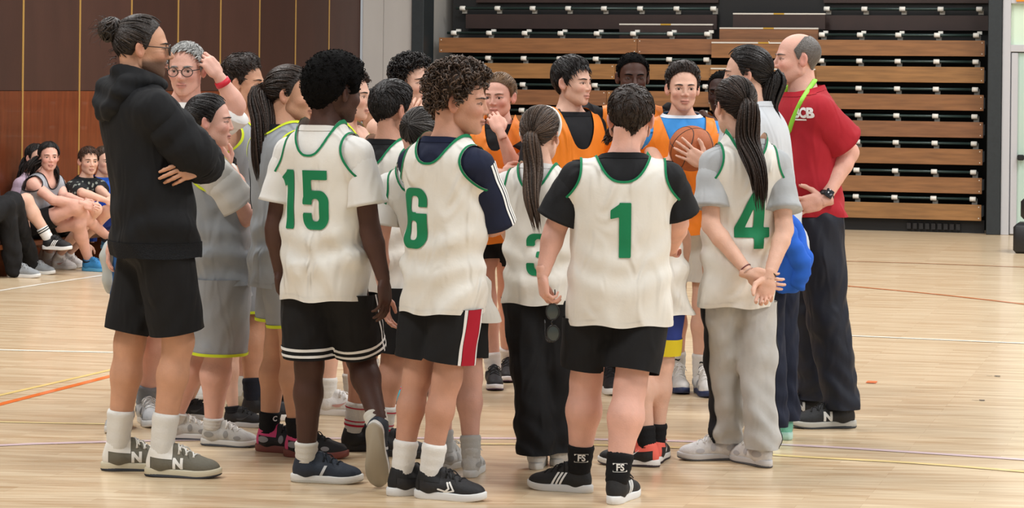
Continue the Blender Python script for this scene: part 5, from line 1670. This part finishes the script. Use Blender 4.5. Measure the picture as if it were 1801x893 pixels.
# -- girl with white hairband
P13 = person('girl with ponytail and white hairband in white jersey and black trousers, next to number 1', 1.47, 160, [(945, 818, 176), (992, 812, 160)], (952, 238, 158, 2), 'fair',
    dict(s='pony', c='ash', tie=(0, -.102, -.004), top=.014, side=.011), 'girl', tyaw=164, hip=(948, 480), hh=.214, g=.92,
    tail=dict(p=[(937, 290, -.12), (935, 350, -.18), (946, 414, -.19)], w=.038, n=120),
    tops=[tee('dbd9d6', sleeve=.42), white('3', su=.035, ss=.22, hgt=.17, hem=-.22)], bottom=dict(t='trousers', c='101012', loose=.016, amp=.006, cuffr=.040, cuff=-.015), socks=('d8d6d2', .08), shoes='white_tab',
    armL=((893, 395, .08), (905, 445, .20)), armR=((1010, 395, .1), (1000, 440, .24)))
th = np.radians(np.linspace(-12, 192, 26)); tab = head_template('girl', .0044)[1]
dv = np.cos(th)[:, None] * np.array([1., 0, 0]) + np.sin(th)[:, None] * norm((0, .42, .9)) + np.array([0, -.10, -.06]); dv /= np.linalg.norm(dv, axis=1, keepdims=True)
hb = HC + dv * (skull_r(tab, dv) + .0165)[:, None]
part('hairband', M(*(lambda m: (P13['hd'] + m.v @ P13['HR'], m.t))(tubes(hb, np.full(26, .0085), 8, flat=.6))), cloth('hairband', 'e4e2dc'), P13['root'])
# -- boys in orange at the back
P15 = person('tall dark-skinned boy in black tee and orange bib, arms around his neighbours', 1.80, 2, [(1135, 680, 0), (1073, 690, 10)], (1113, 136, 4, 4), 'dark',
    dict(s='afro', c='ink', top=.014, side=.006, lump=.0006), 'man', hh=.222, q=.85, hip=(1108, 420), tops=[tee('15161a', sleeve=.9), bib()], bottom=shorts('16161a'), socks=('1a1a1c', .2), shoes='black_boost',
    armR=((1022, 208, -.04), (985, 208, -.18), (992, 240, -.24), 'relax', (0, 1, -.2)), armL=((1190, 206, .06), (1240, 208, -.04), (1258, 232, -.12), 'relax', (0, 1, -.2)))
P14 = person('boy with black fringe in orange bib over black tee, looking to the right', 1.72, 30, [(1012, 686, 25), (962, 694, 15)], (1008, 146, 56), 'fair',
    dict(s='short', c='black', top=.030, side=.016, fringe=.04, fringe_dir=(.5, .8, -.5), len=.06, mess=.35, off=(-6, -6, -6)), 'boy', hh=.225, q=.9, hip=(1000, 420), tops=[tee('15161a', sleeve=.6), bib(nlow=(.8, .62), un=.5)],
    bottom=shorts('23262e'), socks=('dcdad6', .2), shoes='pink_black')
X6 = person('wavy brown-haired player in white jersey half hidden behind number 1, blue and yellow shorts', 1.50, 172, [(1106, 818, -105), (1158, 808, 168)], (1108, 226, 175, 0), 'fair',
    dict(s='long', c='brown', top=.016, side=.014, locks=[((-.075, -.02, 0.0), [(1072, 238, .02), (1064, 256, .0)], .022)]), 'girl', q=.7, hip=(1142, 480), g=.92,
    tops=[tee('d9d7d2', sleeve=.5), white(hem=-.34)], bottom=shorts('2a3a80', hem=.90, bands=[('d8c22c', 0.0, .07)]), socks=('19191b', .26), shoes='pink_black', armR=((1200, 420, .05), (1198, 492, .02), (1200, 528, .02)))
# -- number 1
P16 = person('stocky boy in white jersey number 1 over a black tee, holding sunglasses', 1.545, 176, [(985, 862, -112), (1096, 878, 158)], (1110, 210, 172, 6), 'pink',
    dict(s='short', c='darkbrown', top=.022, side=.014, mess=.35, len=.035, off=(0, -3, 0)), 'boy', tyaw=180, hip=(1090, 490), hh=.222, g=1.16, sw=1.04, gl=1.24, ga=1.14, nbo=(-14, 4),
    tops=[tee('121316', sleeve=.80, flare=1.18), white('1', su=.008, ss=.43, hgt=.205, un=.52, xa=.80, nlow=(.80, .72), amp=.0045, hem=-.30)], bottom=shorts('111113', hem=.85, loose=.004),
    socks=('161618', .30, (), [('FS', .034, .17, 'e2e0dc', (.05, -1, 0), True)]), shoes='black_stripe',
    armL=((976, 404, .0), (954, 484, -.06), (960, 540, -.06), 'grip', (.9, .3, 0)), armR=((1192, 392, .02), (1180, 440, .30), (1150, 430, .34)))
# -- boy holding the ball
P17 = person('dark-haired boy facing the camera in blue top and orange bib, holding the basketball', 1.69, 4, [(1239, 694, 8), (1194, 688, 4)], (1201, 156, 4, 0), 'fair',
    dict(s='short', c='darkbrown', top=.034, side=.007, quiff=.012, len=.045, lift=.010, mess=.4, off=(3, 0, 0)), 'boy', hh=.222, q=.95, hip=(1212, 420),
    tops=[tee('3f8fd6', sleeve=.2, nf=.97, nbk=1.01, collar='dfe6ee', cw=.013, hem=.1), bib(nlow=(.8, .56), un=.62, xa=.80, hem=-.12)], bottom=shorts('cfcbc2', hem=.75), socks=('dddbd6', .30, (), [('~', .05, .2, '2a2a2c', (0, -1, 0), False)]), shoes='white_high',
    armL=((1276, 322, -.16), (1238, 287, -.42), (1200, 262, -.45), 'splay', (-.2, .95, .1)), armR=((1158, 300, -.1), (1180, 282, -.28), (1196, 262, -.24), 'splay', (.4, -.6, 0)))
# -- people behind girl number 4
P20 = person('dark-skinned player with earring glimpsed between the ball holder and the woman', 1.68, -20, [(1300, 680, 0), (1268, 684, 0)], (1272, 165, -25), 'deep',
    dict(s='afro', c='ink', top=.010, side=.006), 'boy', q=.6, tops=[tee('16171a'), bib()], bottom=shorts('23262e'), socks=('dcdad6', .2), shoes='white_runner')
P22 = person('long-haired player behind the woman, pink shoes and black socks showing', 1.60, -75, [(1395, 712, -60), (1372, 712, -40)], (1346, 178, -70), 'fair',
    dict(s='long', c='black', top=.014, side=.014, locks=[((.02, -.10, .02), [(1366, 220, .0), (1364, 258, .0)], .03)]), 'girl', q=.6, hip=(1372, 420), tops=[tee('c9cbd0')], bottom=shorts('17171a', hem=.6), socks=('18181a', .26), shoes='pink')
# -- woman coach
P18 = person('woman with black ponytail in pale grey shirt and navy trousers facing left, beside number 4', 1.72, -120, [(1346, 778, -170), (1362, 766, -160)], (1312, 132, -100, 2), 'fair',
    dict(s='pony', c='black', tie=(0, -.102, -.006), top=.018, side=.014), 'girl', tyaw=-118, hip=(1352, 450), hh=.224,
    tail=dict(p=[(1352, 190, -.02), (1366, 225, -.02), (1374, 250, -.02)], w=.046, n=120), tops=[tee('c3c7cc', sleeve=.75, loose=.008)], bottom=dict(t='trousers', c='161c2e', loose=.010, cuff=.0), socks=('d8d6d2', .05), shoes='mint')
# -- number 4
P19 = person('girl in white jersey number 4, long dark ponytail, hands clasped behind her back', 1.585, -166, [(1248, 808, -84), (1320, 815, -150)], (1291, 188, -158, 2), 'fair',
    dict(s='pony', c='darkbrown', tie=(0, -.104, .010), top=.015, side=.011), 'girl', tyaw=-170, hip=(1298, 480), hh=.222, g=.90, sw=.93, nbo=(17, 6),
    tail=dict(p=[(1314, 245, -.12), (1334, 305, -.20), (1338, 374, -.20)], w=.050, n=160),
    tops=[tee('a9acae', sleeve=.72, flare=1.28, var=.10), white('4', su=.012, ss=.36, hgt=.23, nlow=(.86, .78), un=.44, hem=-.34)],
    bottom=dict(t='trousers', c='b2b0ac', name='sweatpants', loose=.010, amp=.0065, var=.10, cuffr=.036, cuff=-.005, side=[('1d1d21', -.03, .03)]), socks=('d8d6d2', .05), shoes='white_chunky',
    armL=((1250, 396, -.11), (1318, 482, -.21), (1352, 492, -.23), 'relax', (.2, .9, .1)), armR=((1380, 404, -.10), (1352, 488, -.23), (1340, 535, -.24), 'grip', (.1, -.9, .3)))
# -- coach in red
P21 = person('smiling balding coach in red tee with green lanyard, hand on hip, at right', 1.80, -82, [(1448, 752, -84), (1402, 734, -92)], (1401, 104, -84, 0), 'pink',
    dict(s='bald', c='salt'), 'elder', tyaw=-74, hip=(1428, 450), hh=.232, sw=1.02,
    tops=[tee('a51d2a', sleeve=.74, hem=.05, loose=.008, flare=1.2)], bottom=dict(t='trousers', top=.22, c='171b28', name='track_trousers', loose=.014, amp=.006, cuffr=.034, rough=.6, cuff=.0), socks=('1b1b1d', .08), shoes='coach_black',
    armL=((1494, 268, -.06), (1448, 354, -.20), (1406, 362, -.20), 'splay', (-.2, .9, 0)), armR=((1440, 280, .25), (1425, 345, .22)))

# ------------------------------------------------------------------ players seated on the bench
SG = 'players resting on the wall bench'
S1 = person('seated player in black trousers at the left edge, only legs and grey shoes in view', 1.62, 40, [(70, 482, 70), (42, 488, 78)], (-78, 262, 60, 0, 0, -.5), 'fair', dict(s='short', c='brown'), 'boy', q=.5, seated=True, D=18.6,
    hip=(-72, 394, -.45), knees=((22, 356, -.02), (10, 362, -.12)), tops=[tee('3a3d44')], bottom=dict(t='trousers', c='151517', loose=.008), shoes='grey_runner', group=SG, armL=((-60, 345, .0), (-40, 358, -.1)), armR=((-80, 345, -.3), (-50, 366, -.3)))
S2 = person('seated player with bare crossed legs and a black three-striped shoe', 1.60, 45, [(60, 480, 70), (100, 486, 66, 0, .21)], (-46, 258, 60, 0, 0, -.42), 'fair', dict(s='short', c='brown'), 'boy', q=.5, seated=True, D=18.95,
    hip=(-44, 394, -.35), knees=((40, 373, -.10), (46, 352, -.2)), tops=[tee('5a5f66')], bottom=shorts('17171a', hem=.55), socks=('e0dedb', .30, (('1a1a1c', .2, .22), ('1a1a1c', .25, .27))), shoes='black_stripe', group=SG)
S4 = person('dark-haired player leaning behind the seated girl in the grey tank top', 1.58, 60, [(92, 468, 80), (100, 470, 80)], (64, 278, 50), 'fair', dict(s='long', c='black', locks=[((.03, -.1, 0), [(38, 300, .0), (32, 330, 0)], .035)]), 'girl', q=.5, seated=True, D=19.6,
    hip=(66, 392, .1), knees=((112, 380, .0), (104, 380, -.1)), tops=[tee('b9a3b4')], bottom=shorts('17171a', hem=.5), socks=('e0dedb', .15), shoes='white_runner', group=SG)
S3 = person('seated girl with long black hair in grey tank top and black shorts, legs crossed', 1.60, 62, [(168, 477, 60), (204, 472, 75, 0, .16)], (86, 276, 22), 'pink',
    dict(s='long', c='black', top=.016, side=.014, locks=[((-.05, -.06, .0), [(54, 288, -.05), (42, 312, -.06)], .05), ((.05, -.06, 0), [(97, 302, .05), (98, 325, .05)], .05), ((0, -.1, .02), [(60, 292, .0), (48, 325, .02)], .05)]), 'girl', q=.8, seated=True, D=19.2,
    hip=(50, 398, .0), knees=((138, 392, -.1), (134, 364, -.2)), tops=[dict(t='jersey', c='a3a5ab', trim='1a1a1c', hem=-.1, un=.5, xa=.76, nlow=(.8, .7))], bottom=shorts('121214', hem=.6), socks=('2a2f3a', .06), shoes='blue_runner', group=SG,
    armR=((94, 352, -.22), (146, 358, -.22), (160, 362, -.2)), armL=((112, 345, .05), (150, 356, -.1)))
S5 = person('seated short-haired kid in black patterned tee leaning forward on the bench', 1.50, 55, [(128, 470, 60), (112, 473, 60)], (156, 284, 28), 'fair', dict(s='short', c='brown', fringe=.035, top=.02, off=(-5, 0, 0)), 'boy', q=.8, seated=True, D=19.5,
    hip=(118, 392, .1), knees=((188, 372, -.1), (168, 368, -.3)), tops=[tee('1d2023', sleeve=.8, mat='flower')], bottom=shorts('17171a', hem=.6), socks=('dcdad8', .12), shoes='white_runner', group=SG,
    armR=((146, 340, -.24), (186, 352, -.25)), armL=((176, 335, .0), (194, 348, -.1)))
S6 = person('seated kid in blue tee mostly hidden behind the man in the hoodie', 1.50, 50, [(212, 466, 50), (228, 466, 50)], (184, 284, 40), 'fair', dict(s='short', c='ash'), 'boy', q=.5, seated=True, D=20.0,
    hip=(168, 388, .1), knees=((230, 374, .0), (215, 374, -.1)), tops=[tee('2456b8')], bottom=shorts('2a49a8', hem=.8), socks=('dcdad8', .1), shoes='white_runner', group=SG)
# ------------------------------------------------------------------ things held and worn
def sphere_m(c, r, nu=40, nv=24):
    th = np.linspace(0, math.pi, nv); ph = np.linspace(0, 2 * math.pi, nu, endpoint=False)
    A, Bq = np.meshgrid(th, ph, indexing='ij')
    v = np.stack([np.sin(A) * np.cos(Bq), np.sin(A) * np.sin(Bq), np.cos(A)], -1).reshape(-1, 3) * r + c
    i = np.arange(nu * nv).reshape(nv, nu); j = np.roll(i, -1, 1)
    return M(v, quads(np.stack([i[:-1], i[1:], j[1:], j[:-1]], -1).reshape(-1, 4)))
# basketball
bcn = at(1216, 261, P17['D'] - .30); BR = .113
ball = thing('basketball', 'worn orange-brown basketball held in front of the boy in blue', 'basketball', bcn)
part('ball_skin', sphere_m(bcn, BR), plain('ball_leather', 'a85a2c', .55, var=.12, scale=25, bump=.35, bscale=420), ball)
bR = np.array(Matrix.Rotation(.5, 3, 'X') @ Matrix.Rotation(.4, 3, 'Z') @ Matrix.Rotation(.35, 3, 'Y'))
a_ = np.linspace(0, 2 * math.pi, 61); seam = plain('ball_seam', '1f1512', .6)
curves_ = [np.column_stack([np.cos(a_), np.sin(a_), 0 * a_]), np.column_stack([np.cos(a_), 0 * a_, np.sin(a_)])]
for sg in (1, -1):
    c = np.column_stack([sg * (.62 + .22 * np.cos(2 * a_)), np.cos(a_), np.sin(a_)]); curves_.append(c / np.linalg.norm(c, axis=1, keepdims=True))
for c in curves_:
    part('seam', tubes(bcn + (c @ bR.T) * (BR - .0004), np.full(61, .0022), 5, cap=False), seam, ball)
# watch on the ball holder and on the coach
def watch(P, i, back, rad, strap, face, sc=1.0):
    s, e, w = P['arms'][i][:3]; d = norm(w - e); c = w - d * back
    p = tubes(np.array([c - d * .011 * sc, c - d * .009 * sc, c + d * .009 * sc, c + d * .011 * sc]), np.array([rad - .002, rad, rad, rad - .002]), 18)
    wo = part('watch', p, plain('watch_strap_' + strap, strap, .5), P['root'])
    n = P['hands'][i][4]; n = norm(n - d * (n @ d)); x = np.cross(d, n)
    fm = boxm(c + n * (rad + .002), np.array([x, d, n]), (.017 * sc, .019 * sc, .005), .003)
    subpart('watch_face', fm, plain('watch_face_' + face, face, .15), wo, P['root'])
watch(P17, 0, .018, .031, 'e8e6e4', '0e0e10')
watch(P21, 0, .030, .036, '17181a', '222428', 1.1)
w, R_, x_, y_, z_ = P21['hands'][0]
part('wedding_ring', ring(w + np.array([-.0105, .104, -.004]) @ R_, x_, z_, .0105, .002, 14), plain('gold_ring', 'c9c4b4', .25, metal=.8), P21['root'])
# coach: lanyard and prints (the line under each crest is too small to read: a thin bar)
def mark2(txt, size): return text_at(txt, size, .05) if txt else grid2(-size * 2.2, size * 2.2, -size * .22, size * .22, .004)
pf = P21['px']
T = P21['T']; shirt = P21['shirt']; bv = shirt.bvh()
def on_shirt(p, off=.004):
    h_ = bv.find_nearest(Vector(p)); return np.array(h_[0]) + np.array(h_[1]) * off
fw, rg = facing(T.y1)
lan = plain('lime_ribbon', '8fd83a', .6)
both = join([M(shirt.v, shirt.t), M(P21['body'].v, P21['body'].t)]); bvb = both.bvh()
def cam_hit(px, py, bvh, off=.006):
    a, b = ray(px, py); d = norm((a, 1.0, b)); h_ = bvh.ray_cast(Vector((0, 0, CAMZ)), Vector(d))
    nn = np.array(h_[1]); nn = nn if nn @ d < 0 else -nn
    return np.array(h_[0]) + nn * off, nn
pts = [cam_hit(x, y, bvb)[0] for x, y in ((1432, 141), (1427, 150), (1420, 163), (1411, 180), (1402, 198), (1395, 214), (1389, 232))]
pts = [T.P(1.0) - fw * .05 + UP * .03] + pts + [on_shirt(T.P(.60) + fw * .2, .008), on_shirt(T.P(.45) + fw * .2, .008)]
part('lanyard', tubes(smoothpath(pts, 30), np.full(30, .0115), 8, flat=.25), lan, P21['root'])
far = [T.P(1.0) - fw * .05 + UP * .03, T.P(1.0) + rg * .06 + UP * .02] + [on_shirt(T.P(q_) + rg * r_ + fw * .2, .008) for q_, r_ in ((.9, .06), (.8, .05), (.6, .01), (.45, 0))]
part('lanyard', tubes(smoothpath(far, 26), np.full(26, .0115), 8, flat=.25), lan, P21['root'])
for txt, size, x, y in (('BCB', .062, 1412, 199), ('', .016, 1409, 210)):
    o_, nn = cam_hit(x, y, bv); nn = norm(nn * np.array([1, 1, 0]))
    pr = project(mark2(txt, size), o_, np.cross(UP, nn), UP, nn, bv, .004, .6, .3)
    if pr is not None: subpart('lettering', pr, cloth('print_white', 'e6e2df'), P21['shirt_obj'], P21['root'])
bvt = P21['bottom'].bvh()
for txt, size, x, y, col in (('B', .062, 1420, 452, 'b9a0ac'), ('', .012, 1420, 464, 'c9c9cc')):
    o_, nn = cam_hit(x, y, bvt); nn = norm(nn * np.array([1, 1, 0]))
    pr = project(mark2(txt, size), o_, np.cross(UP, nn), UP, nn, bvt, .004, .6, .3)
    if pr is not None: subpart('lettering', pr, cloth('print_' + col, col), P21['bottom_obj'], P21['root'])
# sunglasses in the hand of number 1
w, R_, x_, y_, z_ = P16['hands'][0]
tip = w + np.array([.01, .095, -.05]) @ R_
sgc = at(974, 572, P16['D'] - .06)
sg = thing('sunglasses', 'dark sunglasses dangling from the hand of number 1', 'sunglasses', sgc)
gm = plain('sunglass_frame', '17181a', .25); lensd = plain('sunglass_lens', '3d4442', .08)
fx, fz = norm((.25, -.97, 0)), norm((.95, .25, .1))
topc = at(972, 548, P16['D'] - .06); botc = at(973, 586, P16['D'] - .06); ax_ = norm(topc - botc); sx_ = np.cross(ax_, norm((0, 1, 0))); 
rims = []
for c in (topc, botc):
    a_ = np.linspace(0, 2 * math.pi, 23)
    P_ = c + .030 * np.cos(a_)[:, None] * ax_ + .024 * np.sin(a_)[:, None] * sx_
    part('rim', tubes(P_, np.full(23, .0028), 6, cap=False), gm, sg)
    n_ = np.cross(ax_, sx_)
    part('lens', M(np.vstack([c + n_ * .003, P_[:-1]]), [[0, 1 + i, 1 + (i + 1) % 22] for i in range(22)]), lensd, sg)
part('bridge', tubes(np.array([topc - ax_ * .030, (topc + botc) / 2 + sx_ * .006, botc + ax_ * .030]), np.full(3, .003), 6), gm, sg)
part('temple', tubes(smoothpath([topc + ax_ * .031, tip + np.array([0, .01, 0]), tip + UP * .02 + np.array([.0, .03, 0])], 8), np.full(8, .0028), 6), gm, sg)
part('temple', tubes(smoothpath([botc - ax_ * .031, botc - ax_ * .034 + np.array([-.02, .03, 0]), (topc + botc) / 2 + np.array([-.03, .09, 0])], 8), np.full(8, .0028), 6), gm, sg)
# bracelets of number 4
for i, back, rad, col in ((0, .03, .026, '6a2f34'), (0, .012, .025, 'b9988a'), (1, .012, .026, '3a2a26'), (1, .16, .036, 'd8b79a')):
    s, e, w = P19['arms'][i][:3]; d = norm(w - e); u = norm(np.cross(d, UP)); v = np.cross(d, u)
    part('bracelet', ring(w - d * back, u, v, rad, .0028 if back < .1 else .0014, 20), plain('bracelet_' + col, col, .5), P19['root'])
# ring of player 6 etc. left plain; earring of the player behind
c = P20['hd'] + np.array([.080, -.006, -.042]) @ P20['HR']
part('earring', ring(c, P20['HR'][1] / np.linalg.norm(P20['HR'][1]), P20['HR'][2] / np.linalg.norm(P20['HR'][2]), .009, .002, 14), plain('silver_ring', 'd9d9dc', .2, metal=.9), P20['root'])
# blue jacket hanging beside the woman
jc = at(1398, 445, P18['D'] - .2)
jk = thing('jacket', 'bright blue jacket bundled and hanging beside the woman in navy trousers', 'jacket', jc)
f = Field(jc - np.array([.18, .16, .25]), jc + np.array([.18, .16, .27]), .0095)
pp = lambda x, y, d: at(x, y, P18['D'] - .2 + d)
for a, b, r0, r1 in (((1376, 362, 0), (1384, 400, 0), .03, .055), ((1384, 400, 0), (1396, 450, 0), .055, .075), ((1396, 450, 0), (1400, 488, 0), .075, .055), ((1378, 400, .04), (1374, 500, .04), .05, .042), ((1376, 440, -.02), (1382, 505, -.02), .05, .035)):
    f.cone(pp(*a), pp(*b), r0, r1, .03)
m = f.mesh()
wv = .008 * np.sin(m.v[:, 0] * 70 + 10 * m.v[:, 2] + 3 * np.sin(m.v[:, 2] * 11)) + .004 * waves(m.v.T, 60, 5)
m.v = m.v + m.normals() * wv[:, None]
part('jacket_body', m, cloth('royal_blue', '2b63c9', var=.08), jk)
sl = limb_tube([pp(1378, 372, -.05), pp(1388, 420, -.09), pp(1410, 470, -.07), pp(1402, 505, -.05)], [.028, .042, .044, .034], 22, 16, .005, 3)
part('sleeve', sl, MATS['cloth_royal_blue'], jk)
# pale cloth bag in the older man's hand
bgc = at(192, 462, P2['D'] - .02)
bag = thing('cloth_bag', 'pale grey cloth bag hanging behind the man in the hoodie', 'bag', bgc)
f = Field(bgc - np.array([.14, .14, .2]), bgc + np.array([.14, .14, .2]), .010)
bb = lambda x, y, d=0: at(x, y, P2['D'] - .02 + d)
f.cone(bb(200, 418), bb(196, 450), .018, .05, .03); f.cone(bb(196, 450), bb(197, 492), .05, .042, .03); f.cone(bb(197, 492), bb(199, 506), .042, .03, .03)
m = f.mesh(); m.v = m.v + m.normals() * (.004 * np.sin(m.v[:, 0] * 120 + 5 * m.v[:, 2]))[:, None]
part('bag_body', m, cloth('bag_grey', 'b9bdb9', var=.08), bag)
part('drawstring', tubes(smoothpath([bb(202, 408), bb(200, 418), bb(200, 428)], 8), np.full(8, .006), 6), cloth('bag_cord', 'd0d2cf'), bag)
# trainer logo prints: white strip on the blue collar is part of the shirt; flower print on the seated kid's tee
mt = MATS['cloth_1d2023teeflower']; n, l = mt.node_tree.nodes, mt.node_tree.links
vo = n.new('ShaderNodeTexVoronoi'); vo.inputs['Scale'].default_value = 26
tc = n.new('ShaderNodeTexCoord'); l.new(tc.outputs['Object'], vo.inputs['Vector'])
ra = n.new('ShaderNodeValToRGB'); ra.color_ramp.elements[0].position = .22; ra.color_ramp.elements[1].position = .34
ra.color_ramp.elements[0].color = srgb('8d948c'); ra.color_ramp.elements[1].color = srgb('1b1e20')
l.new(vo.outputs['Distance'], ra.inputs[0]); l.new(ra.outputs[0], n['Principled BSDF'].inputs['Base Color'])
